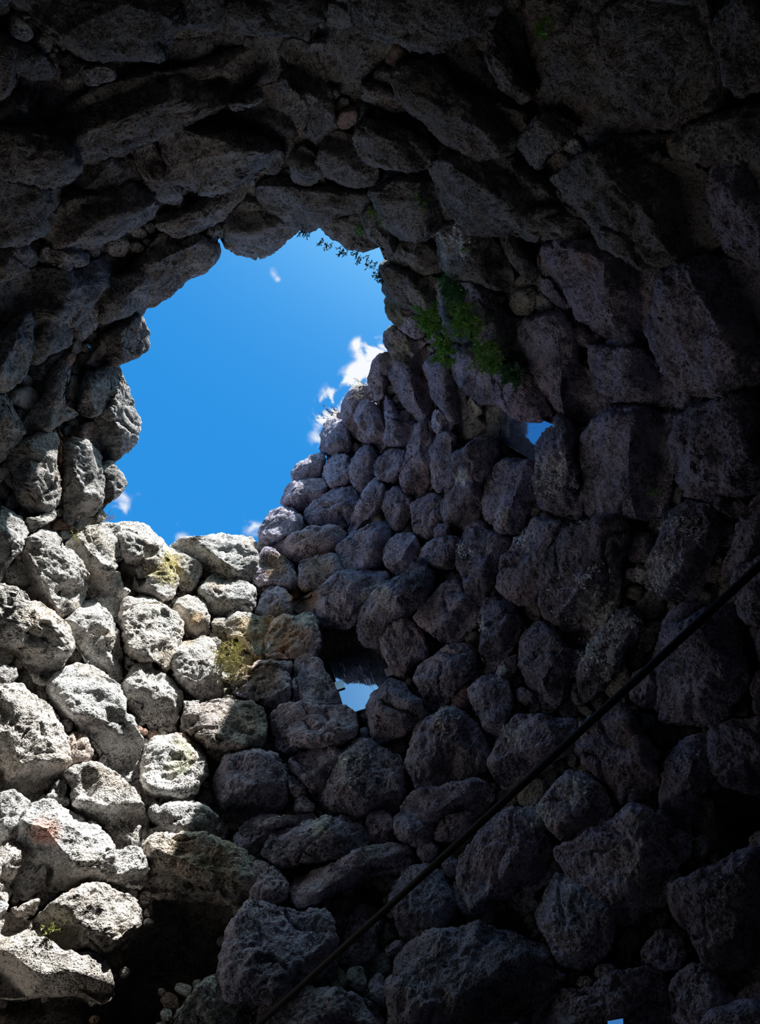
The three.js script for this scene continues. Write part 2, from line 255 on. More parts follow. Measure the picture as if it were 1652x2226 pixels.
  g.setAttribute('color', new THREE.BufferAttribute(col, 3));
  g.computeVertexNormals();
  return boxUV(g, seed);
}
const ROCK = [0.80, 0.79, 0.795];
// left rock paler, the rest darker purplish basalt, with shade also put into its colour
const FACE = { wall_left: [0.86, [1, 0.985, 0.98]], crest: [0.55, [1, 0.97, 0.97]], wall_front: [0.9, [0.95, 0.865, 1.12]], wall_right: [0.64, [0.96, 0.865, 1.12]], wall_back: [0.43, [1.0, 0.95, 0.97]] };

let cropX = 0, cropY = 0, cropK = 1, count = 0;
const outlines = [];
const FLECK = new THREE.OctahedronGeometry(1, 0);
const crystalMat = new THREE.MeshPhysicalMaterial({ name: 'white_mineral', color: new THREE.Color().setRGB(0.93, 0.93, 0.95), roughness: 0.3, specularIntensity: 1, clearcoat: 1, clearcoatRoughness: 0.15, flatShading: true });
function crop(x, y, k) { cropX = x; cropY = y; cropK = k; }
// one stone of the wall, its outline read off in the crop's coordinates
function stone(list, o = {}) {
  const poly = []; for (let i = 0; i < list.length; i += 2) poly.push([cropX + list[i] / cropK, cropY + list[i + 1] / cropK]);
  const m0 = centroid(poly), s = smoothPoly(poly.map(([x, y]) => [m0[0] + (x - m0[0]) * 1.055, m0[1] + (y - m0[1]) * 1.055]), o.block ? 1 : 2, o.block ? 0.1 : 0.15); outlines.push(s); count++;
  const c = centroid(s), wall = o.wall ?? wallFor(c[0], c[1]), face = wall === 'wall_left' && c[1] < 1128 ? FACE.crest : FACE[wall];  // upper left stones take the crest tone: shade put into their colour
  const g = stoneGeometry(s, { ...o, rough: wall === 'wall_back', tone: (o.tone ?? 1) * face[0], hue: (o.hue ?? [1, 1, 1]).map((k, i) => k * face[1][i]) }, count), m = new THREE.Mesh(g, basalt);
  m.name = numbered('stone'); if (o.label) m.userData.label = o.label; m.castShadow = m.receiveShadow = true;
  wallOf[wall].add(m);
  // crystals of white mineral bloom on the stones that have it
  const crystals = [], q = rng(count * 31 + 7), p = g.attributes.position, mid = EYE.clone().addScaledVector(ray(...c), hit(...c).distanceTo(EYE));
  for (const k of PATCHES) if (k.fleck && mid.distanceTo(k.P) < k.r * 1.6 + 0.25) for (let t = 0; t < 14000; t++) {
    const i = Math.floor(q() * p.count * 0.75), x = p.getX(i), y = p.getY(i), z = p.getZ(i), w = offAxis(k, x, y, z) / k.r;
    if (w > 1.25 || q() > 0.9 * k.s * (1.3 - w) || fbm(x * 13, y * 13, z * 13, 2) < -0.05) continue;
    const f = FLECK.clone(), a = 0.004 + 0.0075 * q() * q(); f.scale(a, a * (0.7 + 1.6 * q()), a * (0.5 + 0.6 * q())); f.rotateX(q() * 6.28); f.rotateY(q() * 6.28); f.rotateZ(q() * 6.28); f.translate(x, y, z); crystals.push(f);
  }
  if (crystals.length) { const b = new THREE.Mesh(mergeGeometries(crystals), crystalMat); b.name = numbered('mineral_crust'); b.userData = { kind: 'stuff', label: 'white mineral crystals' }; m.add(b); }
  return m;
}
// --- left wall, in the sun
crop(0, 1100, 2.503);
stone([250, 120, 300, 130, 345, 200, 440, 310, 472, 450, 440, 525, 310, 605, 262, 540, 130, 260, 180, 190]);
stone([355, 210, 470, 120, 560, 92, 640, 110, 665, 270, 688, 360, 682, 450, 655, 570, 615, 595, 500, 485, 455, 380, 415, 300], { tone: 1.15 });
stone([580, 92, 700, 95, 790, 125, 865, 190, 910, 250, 972, 410, 955, 490, 880, 525, 800, 470, 690, 390, 655, 270, 630, 170], { tone: 1.12, label: 'crest boulder with a yellow-green lichen patch' });
stone([900, 232, 960, 240, 1050, 300, 1105, 350, 1062, 465, 985, 450, 930, 340]);
stone([938, 215, 990, 192, 1140, 168, 1210, 146, 1280, 158, 1370, 235, 1408, 340, 1335, 405, 1200, 390, 1110, 330, 1010, 275, 948, 248], { bulge: 0.26 });
stone([1270, 155, 1370, 168, 1405, 240, 1395, 295, 1340, 235], { lift: -0.1 });
stone([1080, 470, 1190, 362, 1250, 382, 1390, 465, 1392, 560, 1300, 602, 1230, 608, 1130, 560, 1118, 500]);
stone([930, 570, 1000, 490, 1122, 480, 1130, 560, 1136, 685, 1100, 708, 1000, 650, 950, 605]);
stone([663, 560, 700, 500, 760, 486, 820, 510, 910, 570, 1000, 640, 985, 720, 935, 835, 905, 898, 820, 862, 678, 800, 662, 680], { tone: 1.22 });
stone([345, 650, 440, 518, 515, 525, 600, 600, 642, 690, 668, 800, 662, 940, 610, 972, 500, 865, 418, 742]);
stone([-40, 425, 0, 435, 100, 460, 230, 540, 340, 660, 370, 770, 350, 860, 250, 955, 200, 930, 110, 795, 0, 735, -40, 720], { bulge: 0.24 });
stone([-40, 850, 0, 850, 100, 872, 98, 940, 50, 980, -10, 980, -40, 970]);
stone([272, 970, 350, 890, 420, 862, 520, 900, 620, 970, 690, 1060, 712, 1150, 772, 1290, 757, 1435, 700, 1475, 640, 1442, 520, 1325, 400, 1185, 325, 1080]);
stone([-40, 965, 60, 968, 130, 1000, 240, 1080, 330, 1200, 368, 1310, 345, 1420, 250, 1530, 150, 1600, 60, 1585, -40, 1500], { bulge: 0.24 });
stone([370, 1260, 400, 1240, 460, 1258, 502, 1340, 470, 1392, 370, 1422, 352, 1330], { hue: [1.0, 0.84, 0.78] });
stone([690, 960, 740, 880, 820, 858, 900, 920, 960, 970, 992, 1040, 982, 1120, 960, 1202, 860, 1192, 790, 1182, 700, 1080, 670, 1010], { tone: 0.85 });
stone([928, 880, 990, 740, 1070, 703, 1130, 738, 1168, 800, 1192, 900, 1212, 1000, 1172, 1072, 1100, 1062, 1000, 972, 935, 922], { tone: 1.12 });
stone([1212, 660, 1290, 588, 1370, 598, 1500, 618, 1465, 720, 1445, 842, 1380, 832, 1330, 742, 1250, 722], { block: true, tone: 1.15, label: 'pale yellow-stained block at the edge of the sunlight' });
stone([1268, 950, 1330, 898, 1440, 858, 1590, 868, 1592, 1000, 1572, 1062, 1480, 1102, 1380, 1082, 1270, 1032], { block: true, label: 'block with yellow moss stain above the flat-topped stone' });
stone([1000, 1170, 1040, 1108, 1120, 1078, 1360, 1078, 1422, 1108, 1452, 1200, 1432, 1292, 1350, 1338, 1200, 1332, 1100, 1292, 1008, 1222], { block: true, tone: 0.82, hue: [1.02, 0.96, 0.97] });
stone([778, 1540, 830, 1562, 980, 1584, 1062, 1562, 1122, 1450, 1122, 1370, 1080, 1300, 960, 1258, 860, 1272, 798, 1320, 772, 1420], { tone: 1.15 });
stone([993, 1050, 1100, 1058, 1052, 1106, 1008, 1112]);
stone([362, 700, 412, 710, 412, 772, 372, 775]);
stone([940, 1240, 975, 1225, 1035, 1262, 1040, 1290, 985, 1280], { hue: [1.05, 0.78, 0.72] });
stone([755, 1195, 800, 1212, 795, 1238, 755, 1225], { hue: [1.1, 0.75, 0.6] });
stone([680, 812, 715, 805, 735, 850, 715, 880, 680, 860], { tone: 0.7 });
stone([1150, 640, 1175, 600, 1225, 610, 1215, 680, 1180, 690], { tone: 0.8 });
stone([1140, 700, 1160, 650, 1225, 705, 1210, 730], { tone: 0.7 });
stone([1130, 740, 1165, 700, 1210, 730, 1200, 770, 1165, 770], { tone: 0.8 });
stone([1205, 1050, 1230, 1030, 1285, 1045, 1275, 1078, 1215, 1078], { tone: 0.75 });
stone([1120, 1330, 1150, 1320, 1270, 1350, 1270, 1390, 1210, 1408, 1140, 1370], { tone: 0.7 });
stone([-40, 120, 0, -10, 60, 25, 157, 95, 122, 200, 60, 300, 0, 405, -40, 420], { wall: 'wall_left' });
stone([140, 60, 220, 40, 310, 15, 305, 75, 230, 112, 150, 150]);
stone([320, 1190, 350, 1165, 398, 1180, 395, 1225, 345, 1235], { tone: 0.8 });
crop(0, 1650, 2.503);
stone([340, 75, 420, 28, 560, 18, 640, 80, 742, 190, 802, 300, 792, 400, 760, 468, 700, 422, 600, 352, 520, 302, 390, 262, 372, 130]);
stone([380, 272, 480, 292, 600, 352, 690, 432, 640, 472, 560, 432, 490, 345], { tone: 0.9, lift: -0.06 });
stone([118, 340, 180, 268, 250, 238, 360, 280, 492, 350, 542, 420, 602, 510, 592, 562, 540, 642, 420, 672, 280, 702, 150, 642, 108, 500], { bulge: 0.26, label: 'boulder with a pinkish-red stain on its sunlit top' });
stone([-40, 180, 60, 183, 158, 240, 112, 350, 92, 422, 40, 452, -40, 490]);
stone([-40, 560, 30, 480, 80, 460, 132, 530, 112, 620, 72, 742, 0, 832, -40, 800]);
stone([60, 800, 150, 748, 207, 768, 192, 842, 110, 852]);
stone([178, 872, 330, 768, 460, 708, 530, 698, 640, 728, 762, 768, 784, 900, 692, 962, 560, 1052, 440, 1012, 400, 1062, 260, 1002, 188, 950], { label: 'boulder half in sun and half in shadow above the black recess' });
stone([-40, 830, 100, 850, 180, 900, 240, 1000, 340, 1020, 420, 1065, 480, 1060, 560, 1110, 592, 1180, 607, 1290, 540, 1322, 470, 1262, 330, 1267, 200, 1272, 100, 1292, -40, 1280], { tone: 0.8, smooth: 0.35, label: 'smooth broad slab low on the left with a curved shadow' });
stone([538, 602, 640, 500, 720, 468, 768, 490, 812, 610, 772, 692, 640, 662, 560, 642]);
stone([768, 480, 830, 438, 920, 418, 1080, 438, 1250, 488, 1400, 558, 1542, 620, 1572, 702, 1480, 792, 1350, 802, 1200, 762, 1000, 732, 840, 732, 772, 690, 805, 610], { label: 'long dark stone over the black recess, rusty on its left' });
stone([812, 290, 860, 228, 920, 203, 1010, 213, 1140, 288, 1222, 360, 1227, 422, 1150, 442, 1000, 422, 900, 372, 828, 322]);
stone([780, 400, 860, 370, 905, 395, 895, 430, 840, 440, 790, 450], { tone: 0.8 });
stone([1250, 480, 1290, 390, 1370, 330, 1460, 308, 1532, 330, 1452, 450, 1422, 530, 1340, 562]);
stone([1308, 872, 1350, 808, 1470, 813, 1600, 838, 1752, 858, 1792, 902, 1812, 1050, 1802, 1150, 1642, 1242, 1522, 1332, 1232, 1332, 1218, 1200, 1238, 1002], { block: true });
stone([900, 1450, 1000, 1340, 1120, 1208, 1232, 1158, 1242, 1292, 1332, 1302, 1252, 1462, 1000, 1540]);
stone([1150, 110, 1218, 20, 1330, -25, 1500, -12, 1558, 60, 1552, 200, 1482, 272, 1330, 312, 1228, 292, 1168, 212]);
stone([240, 215, 330, 105, 375, 130, 385, 260, 290, 250], { tone: 0.8 });
// --- front wall in shade
crop(540, 1100, 2.503);
stone([55, 150, 85, 58, 120, 18, 200, 0, 262, 20, 292, 50, 307, 100, 272, 152, 200, 182, 120, 202, 63, 182]);
stone([108, 232, 230, 168, 350, 122, 440, 108, 522, 150, 482, 222, 400, 262, 280, 292, 180, 262]);
stone([28, 412, 60, 300, 90, 243, 150, 253, 242, 310, 252, 400, 232, 452, 130, 422, 60, 442], { block: true, label: 'block with ochre lichen in the upper left corner of the shaded wall' });
stone([273, 300, 340, 283, 480, 258, 502, 330, 522, 380, 430, 422, 300, 457, 278, 400], { block: true });
stone([473, 220, 560, 158, 680, 103, 742, 93, 772, 150, 762, 230, 722, 302, 620, 352, 540, 377, 498, 322]);
stone([733, 240, 790, 178, 860, 148, 922, 170, 942, 230, 892, 312, 850, 342, 800, 382, 748, 322]);
stone([928, 240, 980, 198, 1060, 178, 1142, 183, 1152, 260, 1122, 322, 1050, 342, 958, 302]);
stone([238, 512, 350, 468, 500, 388, 620, 353, 720, 353, 762, 390, 732, 442, 640, 520, 595, 602, 540, 642, 440, 642, 350, 602, 248, 562], { bulge: 0.2, label: 'cracked lintel stone over the recess that holds the glass pane' });
stone([43, 590, 60, 498, 120, 438, 200, 453, 242, 500, 237, 582, 180, 612, 90, 607], { block: true });
stone([88, 730, 140, 640, 200, 603, 320, 593, 377, 650, 388, 760, 352, 832, 230, 843, 100, 832], { block: true, label: 'orange-brown lichen-stained block left of the glass pane', tone: 1.5 });
stone([593, 640, 630, 538, 700, 468, 830, 388, 932, 308, 982, 340, 1002, 440, 952, 522, 872, 592, 800, 602, 742, 662, 712, 752, 640, 742, 603, 692], { tone: 0.6, lift: 0.07, bulge: 0.26, label: 'leaning boulder with a bluish white mineral bloom' });
stone([713, 690, 790, 618, 850, 608, 932, 690, 972, 740, 977, 822, 902, 852, 852, 932, 790, 922, 758, 852, 718, 762]);
stone([913, 610, 960, 518, 1060, 438, 1142, 418, 1202, 480, 1242, 570, 1202, 682, 1130, 742, 1040, 732, 948, 682]);
stone([1148, 230, 1200, 118, 1270, 98, 1402, 180, 1442, 210, 1402, 302, 1372, 382, 1302, 452, 1262, 552, 1210, 522, 1178, 422, 1148, 332]);
stone([243, 880, 270, 838, 320, 823, 402, 850, 452, 920, 502, 1020, 502, 1082, 400, 1102, 300, 1102, 278, 1002, 248, 952], { block: true });
stone([128, 1150, 200, 1103, 330, 1098, 420, 1098, 522, 1098, 592, 1150, 602, 1210, 562, 1262, 450, 1292, 300, 1312, 200, 1332, 148, 1292, 133, 1222], { block: true });
stone([658, 1082, 710, 998, 792, 938, 852, 968, 932, 1050, 972, 1110, 942, 1192, 850, 1232, 740, 1272, 668, 1282, 663, 1182], { lift: 0.06 });
stone([883, 930, 940, 858, 1080, 758, 1202, 753, 1232, 820, 1257, 902, 1182, 952, 1122, 1012, 1052, 1092, 980, 1087, 938, 1012]);
stone([1248, 590, 1300, 508, 1370, 483, 1432, 540, 1482, 620, 1462, 702, 1432, 762, 1372, 842, 1302, 912, 1268, 832, 1243, 702]);
stone([1198, 1022, 1240, 958, 1330, 923, 1422, 950, 1442, 1020, 1442, 1092, 1402, 1182, 1352, 1272, 1290, 1222, 1228, 1102]);
stone([1333, 922, 1380, 848, 1452, 788, 1462, 850, 1442, 922, 1380, 952]);
stone([885, 0, 920, -42, 1000, -72, 1062, -52, 1072, 40, 1052, 122, 970, 177, 913, 132]);
stone([237, 905, 262, 890, 285, 960, 282, 1075, 250, 1085, 240, 1010], { tone: 1.15 });
stone([1005, 130, 1040, 95, 1090, 110, 1085, 165, 1040, 180, 1008, 170], { tone: 0.9 });
stone([1068, 385, 1110, 360, 1155, 375, 1160, 408, 1090, 418], { tone: 1.2 });
stone([1118, 1050, 1150, 1000, 1195, 985, 1205, 1050, 1165, 1090, 1125, 1090], { hue: [1.08, 0.82, 0.74] });
stone([600, 1210, 640, 1195, 660, 1230, 650, 1265, 610, 1260], { tone: 1.1 });
stone([590, 1130, 650, 1100, 662, 1180, 630, 1170]);
crop(560, 1600, 2.503);
stone([345, 342, 380, 258, 440, 168, 460, 78, 530, 13, 612, 38, 682, 98, 772, 128, 778, 250, 772, 372, 700, 412, 560, 422, 440, 387, 368, 380]);
stone([168, 140, 240, 73, 330, 53, 432, 80, 447, 122, 402, 232, 332, 347, 278, 292, 218, 222]);
stone([813, 172, 850, 38, 890, -52, 960, -112, 1030, -142, 1132, -112, 1192, -52, 1232, 40, 1242, 142, 1152, 212, 1050, 252, 960, 292, 888, 287, 838, 212]);
stone([18, 652, 60, 558, 130, 498, 340, 438, 422, 448, 522, 448, 592, 530, 592, 602, 480, 652, 300, 692, 130, 722], { label: 'long low stone with a blue-grey bloom along its top' });
stone([-10, 440, 110, 433, 230, 428, 330, 418, 250, 478, 110, 495, -40, 500]);
stone([598, 480, 620, 418, 682, 413, 737, 470, 742, 562, 680, 602, 608, 562], { hue: [1.08, 0.98, 1.02], tone: 1.15 });
stone([788, 390, 830, 338, 930, 298, 1080, 258, 1182, 243, 1272, 290, 1272, 352, 1180, 402, 1060, 442, 900, 482, 830, 442]);
stone([748, 470, 790, 418, 870, 458, 952, 470, 942, 572, 860, 582, 768, 552]);
stone([948, 490, 1060, 442, 1180, 412, 1152, 492, 1060, 572, 958, 572]);
stone([188, 832, 230, 758, 400, 698, 600, 608, 720, 598, 802, 608, 832, 680, 780, 722, 600, 742, 470, 832, 330, 902, 240, 932, 203, 882]);
stone([858, 622, 910, 583, 972, 600, 972, 652, 900, 692]);
stone([718, 872, 760, 788, 830, 738, 930, 718, 1002, 760, 1052, 850, 1042, 962, 1000, 1052, 880, 1082, 790, 1082, 738, 962]);
stone([1108, 682, 1160, 598, 1260, 478, 1380, 408, 1502, 398, 1552, 450, 1562, 560, 1622, 620, 1602, 742, 1502, 822, 1330, 902, 1180, 962, 1138, 882, 1108, 772], { bulge: 0.22 });
stone([-30, 1520, 60, 1438, 200, 1378, 380, 1368, 522, 1398, 622, 1458, 692, 1600, -30, 1600]);
stone([768, 1192, 900, 1138, 1080, 1038, 1202, 1028, 1452, 1098, 1562, 1150, 1602, 1300, 1562, 1422, 1402, 1482, 1252, 1600, 718, 1600, 718, 1382]);
stone([428, 1182, 480, 1028, 560, 918, 660, 928, 702, 1000, 642, 1092, 662, 1182, 540, 1242, 450, 1232], { lift: -0.1 });
stone([598, 1342, 660, 1288, 702, 1350, 702, 1472, 638, 1442]);
stone([685, 1150, 740, 1105, 805, 1120, 770, 1175, 700, 1195], { tone: 1.2 });
stone([1000, 665, 1040, 645, 1085, 690, 1090, 740, 1040, 760, 1005, 710]);
stone([1060, 800, 1100, 800, 1140, 870, 1170, 960, 1120, 960, 1075, 900], { tone: 1.1 });
stone([150, 230, 190, 215, 260, 290, 260, 340, 195, 345], { tone: 1.0 });
stone([195, 375, 250, 330, 310, 365, 310, 405, 215, 410]);
stone([-30, 690, 100, 730, 165, 830, 150, 900, 20, 930, -30, 900]);
// --- the stair of rim stones between the sky and the front wall
crop(560, 560, 2.503);
stone([668, 70, 700, 22, 760, 48, 860, 88, 962, 120, 1002, 160, 992, 232, 950, 312, 860, 292, 790, 252, 740, 232, 698, 202, 678, 132], { tone: 0.8, label: 'white-crusted rim stone with moss below the hanging ferns' });
stone([692, 240, 710, 203, 760, 233, 830, 278, 902, 310, 942, 360, 902, 432, 840, 442, 790, 392, 728, 332]);
stone([692, 420, 740, 357, 800, 398, 852, 445, 912, 450, 872, 522, 800, 573, 758, 562, 698, 482]);
stone([622, 620, 660, 527, 702, 508, 742, 540, 732, 612, 692, 662, 682, 760, 640, 782, 608, 702]);
stone([713, 620, 760, 568, 880, 498, 917, 488, 932, 560, 902, 602, 942, 760, 932, 882, 870, 882, 808, 802, 758, 722]);
stone([893, 580, 930, 538, 980, 508, 1042, 540, 1062, 640, 1112, 740, 1132, 850, 1080, 892, 1018, 832, 958, 772, 918, 682]);
stone([1053, 530, 1100, 478, 1182, 478, 1252, 530, 1302, 640, 1312, 790, 1230, 802, 1140, 742, 1088, 652], { tone: 0.8, label: 'boulder with chalky white crust above the dark glass pane' });
stone([1283, 560, 1400, 598, 1502, 630, 1562, 730, 1592, 850, 1562, 892, 1480, 892, 1380, 842, 1308, 782], { hue: [0.98, 0.92, 1.0], lift: 0.06 });
stone([458, 850, 500, 728, 550, 702, 602, 688, 622, 720, 562, 792, 542, 850, 562, 932, 602, 1002, 540, 1002, 488, 922]);
stone([340, 1052, 342, 940, 380, 882, 450, 877, 492, 930, 502, 1010, 482, 1062, 400, 1077]);
stone([182, 1182, 200, 1128, 280, 1072, 342, 1052, 372, 1090, 352, 1152, 332, 1202, 260, 1222, 200, 1232]);
stone([348, 1192, 390, 1108, 430, 1068, 492, 1073, 502, 1130, 512, 1182, 470, 1242, 398, 1257]);
stone([493, 1102, 560, 1028, 620, 1028, 647, 1090, 642, 1162, 602, 1242, 550, 1282, 498, 1182]);
stone([538, 862, 580, 778, 642, 798, 692, 900, 702, 1002, 662, 1062, 618, 1042, 588, 982]);
stone([648, 782, 700, 738, 742, 800, 772, 880, 822, 900, 872, 910, 832, 992, 780, 1032, 698, 1022, 688, 902]);
stone([128, 1332, 160, 1258, 230, 1218, 340, 1203, 392, 1250, 332, 1312, 250, 1352, 188, 1372]);
stone([262, 1402, 330, 1318, 440, 1258, 530, 1248, 562, 1310, 522, 1402, 470, 1462, 380, 1482, 288, 1472]);
stone([468, 1482, 560, 1318, 640, 1198, 682, 1230, 692, 1300, 642, 1372, 560, 1432, 510, 1502]);
stone([643, 1152, 680, 1078, 740, 1043, 802, 1048, 802, 1110, 772, 1182, 720, 1232, 658, 1222]);
stone([768, 1222, 800, 1138, 830, 1028, 870, 918, 920, 887, 952, 920, 957, 1050, 942, 1182, 880, 1302, 828, 1302]);
stone([948, 962, 1010, 948, 1070, 958, 1082, 1060, 1062, 1162, 1042, 1232, 990, 1272, 948, 1222]);
stone([943, 812, 1000, 838, 1062, 908, 1022, 962, 958, 942], { tone: 1.2 });
stone([678, 1362, 700, 1288, 760, 1248, 842, 1308, 832, 1402, 780, 1482, 718, 1472]);
stone([1018, 1362, 1040, 1218, 1090, 1078, 1180, 988, 1262, 978, 1292, 1010, 1302, 1082, 1252, 1172, 1212, 1292, 1202, 1402, 1150, 1482, 1100, 1512, 1038, 1442], { tone: 0.8 });
stone([1228, 1332, 1260, 1198, 1340, 1100, 1420, 1108, 1502, 1118, 1542, 1172, 1542, 1292, 1482, 1372, 1422, 1492, 1330, 1502, 1248, 1422]);
stone([988, 120, 1060, 108, 1130, 200, 1180, 330, 1180, 470, 1080, 462, 1010, 390, 990, 220], { lift: -0.05 });
stone([1110, 110, 1200, 130, 1300, 230, 1400, 380, 1502, 562, 1400, 602, 1270, 542, 1190, 440, 1150, 260], { lift: -0.04 });
stone([950, 350, 990, 390, 1020, 470, 985, 505, 940, 480, 930, 400], { lift: -0.06 });
// --- right wall
crop(1000, 500, 2.534);
stone([433, 140, 500, 88, 620, 58, 760, 58, 862, 110, 952, 180, 1092, 210, 1132, 250, 1122, 382, 1062, 492, 980, 582, 860, 602, 758, 562, 638, 472, 518, 372, 438, 262], { bulge: 0.26 });
stone([1058, 560, 1118, 400, 1158, 270, 1260, 188, 1400, 148, 1502, 178, 1720, 300, 1720, 840, 1580, 882, 1400, 892, 1278, 882, 1148, 762, 1078, 652], { bulge: 0.28 });
stone([708, 680, 780, 638, 1002, 648, 1062, 720, 1142, 780, 1192, 870, 1182, 962, 1080, 962, 828, 942, 758, 862, 718, 762]);
stone([328, 540, 420, 478, 560, 458, 632, 560, 662, 740, 742, 850, 812, 960, 742, 1062, 620, 1052, 508, 1012, 468, 872, 398, 722]);
stone([683, 1302, 700, 1158, 760, 1038, 820, 983, 952, 973, 1072, 1000, 1162, 1110, 1182, 1250, 1132, 1422, 1102, 1572, 900, 1592, 718, 1562, 688, 1442]);
stone([1178, 1152, 1218, 1010, 1320, 958, 1500, 928, 1720, 890, 1720, 1455, 1480, 1452, 1330, 1432, 1218, 1392, 1188, 1292], { bulge: 0.26 });
stone([443, 1182, 480, 1048, 540, 1033, 602, 1090, 642, 1162, 627, 1282, 647, 1402, 662, 1522, 640, 1592, 540, 1562, 448, 1512, 438, 1352], { lift: 0.08 });
stone([640, 1100, 690, 1075, 730, 1100, 700, 1170, 660, 1180]);
stone([640, 1215, 685, 1150, 700, 1210, 670, 1270, 645, 1290]);
stone([1105, 1010, 1200, 990, 1215, 1060, 1190, 1140, 1140, 1080]);
stone([630, 530, 700, 560, 770, 600, 760, 640, 690, 650, 640, 620], { tone: 1.2 });
stone([800, 600, 990, 595, 990, 640, 800, 645], { tone: 1.4 });
stone([1200, 880, 1290, 900, 1330, 930, 1290, 960, 1210, 1000, 1180, 960], { tone: 1.1 });
crop(1000, 1050, 2.534);
stone([213, 562, 240, 438, 300, 328, 380, 208, 450, 183, 562, 208, 592, 250, 522, 372, 472, 502, 432, 642, 330, 642, 248, 602]);
stone([458, 620, 490, 418, 550, 298, 640, 238, 740, 213, 902, 248, 962, 330, 882, 422, 862, 620, 832, 692, 762, 792, 720, 872, 640, 862, 558, 792, 468, 732], { tone: 0.68, label: 'tall boulder sprinkled with white flecks' });
stone([1028, 470, 1080, 358, 1120, 278, 1150, 178, 1250, 78, 1402, 108, 1492, 200, 1482, 312, 1392, 402, 1332, 522, 1302, 642, 1210, 652, 1048, 592], { tone: 0.68, label: 'boulder crusted white near its lower edge' });
stone([618, 1132, 680, 988, 740, 878, 830, 788, 880, 698, 960, 688, 1002, 750, 982, 832, 902, 912, 852, 1012, 780, 1112, 690, 1202, 638, 1202], { tone: 0.68, label: 'long leaning stone frosted with white mineral crust' });
stone([308, 960, 330, 858, 400, 768, 480, 778, 522, 850, 602, 920, 692, 950, 672, 1032, 580, 1052, 562, 1162, 522, 1242, 440, 1212, 368, 1102, 318, 1022]);
stone([1028, 1010, 1080, 878, 1200, 788, 1330, 718, 1460, 688, 1532, 760, 1562, 900, 1602, 1002, 1592, 1122, 1490, 1202, 1462, 1272, 1382, 1332, 1200, 1322, 1108, 1282, 1088, 1132]);
stone([933, 1132, 950, 1058, 1000, 1018, 1062, 1060, 1092, 1162, 1092, 1232, 1010, 1242, 948, 1202]);
stone([1448, 520, 1490, 348, 1530, 198, 1600, 108, 1720, 20, 1720, 390, 1560, 452, 1478, 502]);
stone([1508, 562, 1530, 468, 1660, 402, 1720, 400, 1720, 790, 1580, 782, 1528, 682]);
stone([1168, 702, 1250, 658, 1322, 662, 1242, 742, 1100, 832, 1128, 752]);
stone([928, 382, 970, 288, 1040, 268, 1092, 330, 1042, 402, 958, 432], { tone: 1.2 });
stone([1388, 1500, 1398, 1362, 1560, 1298, 1720, 1290, 1720, 1720, 1440, 1662], { lift: -0.05 });
stone([300, 1150, 340, 1120, 420, 1160, 420, 1200, 350, 1230, 305, 1190]);
stone([1230, 40, 1400, 60, 1580, 110, 1540, 192, 1480, 182, 1400, 105, 1250, 75], { tone: 1.1 });
stone([915, 480, 990, 460, 1030, 510, 980, 540, 920, 530]);
stone([1600, 800, 1720, 800, 1720, 1280, 1610, 1270, 1600, 1130, 1640, 1000]);
crop(1000, 1600, 2.534);
stone([163, 142, 200, 48, 240, -22, 310, -112, 380, -127, 520, -92, 630, -90, 620, 32, 562, 112, 420, 202, 280, 282, 213, 252]);
stone([638, 0, 680, -62, 760, -132, 900, -182, 962, -102, 982, 0, 1092, 80, 1102, 252, 1002, 342, 880, 372, 798, 262, 718, 162, 648, 82]);
stone([1108, 322, 1140, 198, 1180, 78, 1260, 28, 1382, -2, 1392, 110, 1382, 252, 1332, 332, 1242, 442, 1252, 562, 1180, 522, 1118, 432]);
stone([538, 642, 640, 598, 860, 448, 960, 398, 1102, 430, 1202, 562, 1222, 642, 1182, 802, 1052, 932, 900, 1022, 840, 982, 798, 862, 648, 822]);
stone([1158, 832, 1240, 778, 1400, 718, 1560, 668, 1720, 630, 1720, 1310, 1500, 1402, 1338, 1222, 1218, 1052, 1168, 932], { bulge: 0.2 });
stone([998, 1182, 1090, 1078, 1182, 1078, 1232, 1202, 1212, 1282, 1080, 1292, 1000, 1272]);
stone([488, 1442, 560, 1388, 700, 1400, 900, 1298, 1002, 1268, 1142, 1298, 1152, 1402, 1150, 1620, 400, 1620, 438, 1522]);
stone([1158, 1342, 1250, 1278, 1362, 1258, 1452, 1372, 1522, 1482, 1520, 1620, 1150, 1620, 1138, 1422]);
stone([718, 1302, 790, 1248, 860, 1268, 862, 1312, 780, 1342], { tone: 1.1 });
stone([638, 1362, 690, 1318, 752, 1360, 702, 1392], { tone: 1.1 });
stone([498, 1322, 540, 1288, 602, 1310, 562, 1362]);
stone([1518, 1402, 1720, 1330, 1720, 1620, 1530, 1620]);
stone([438, 382, 540, 258, 600, 188, 680, 188, 782, 280, 822, 360, 812, 442, 720, 522, 622, 602, 518, 522, 448, 472]);
stone([403, 992, 440, 878, 520, 748, 600, 758, 742, 820, 802, 860, 842, 1002, 832, 1202, 700, 1282, 560, 1262, 478, 1122]);
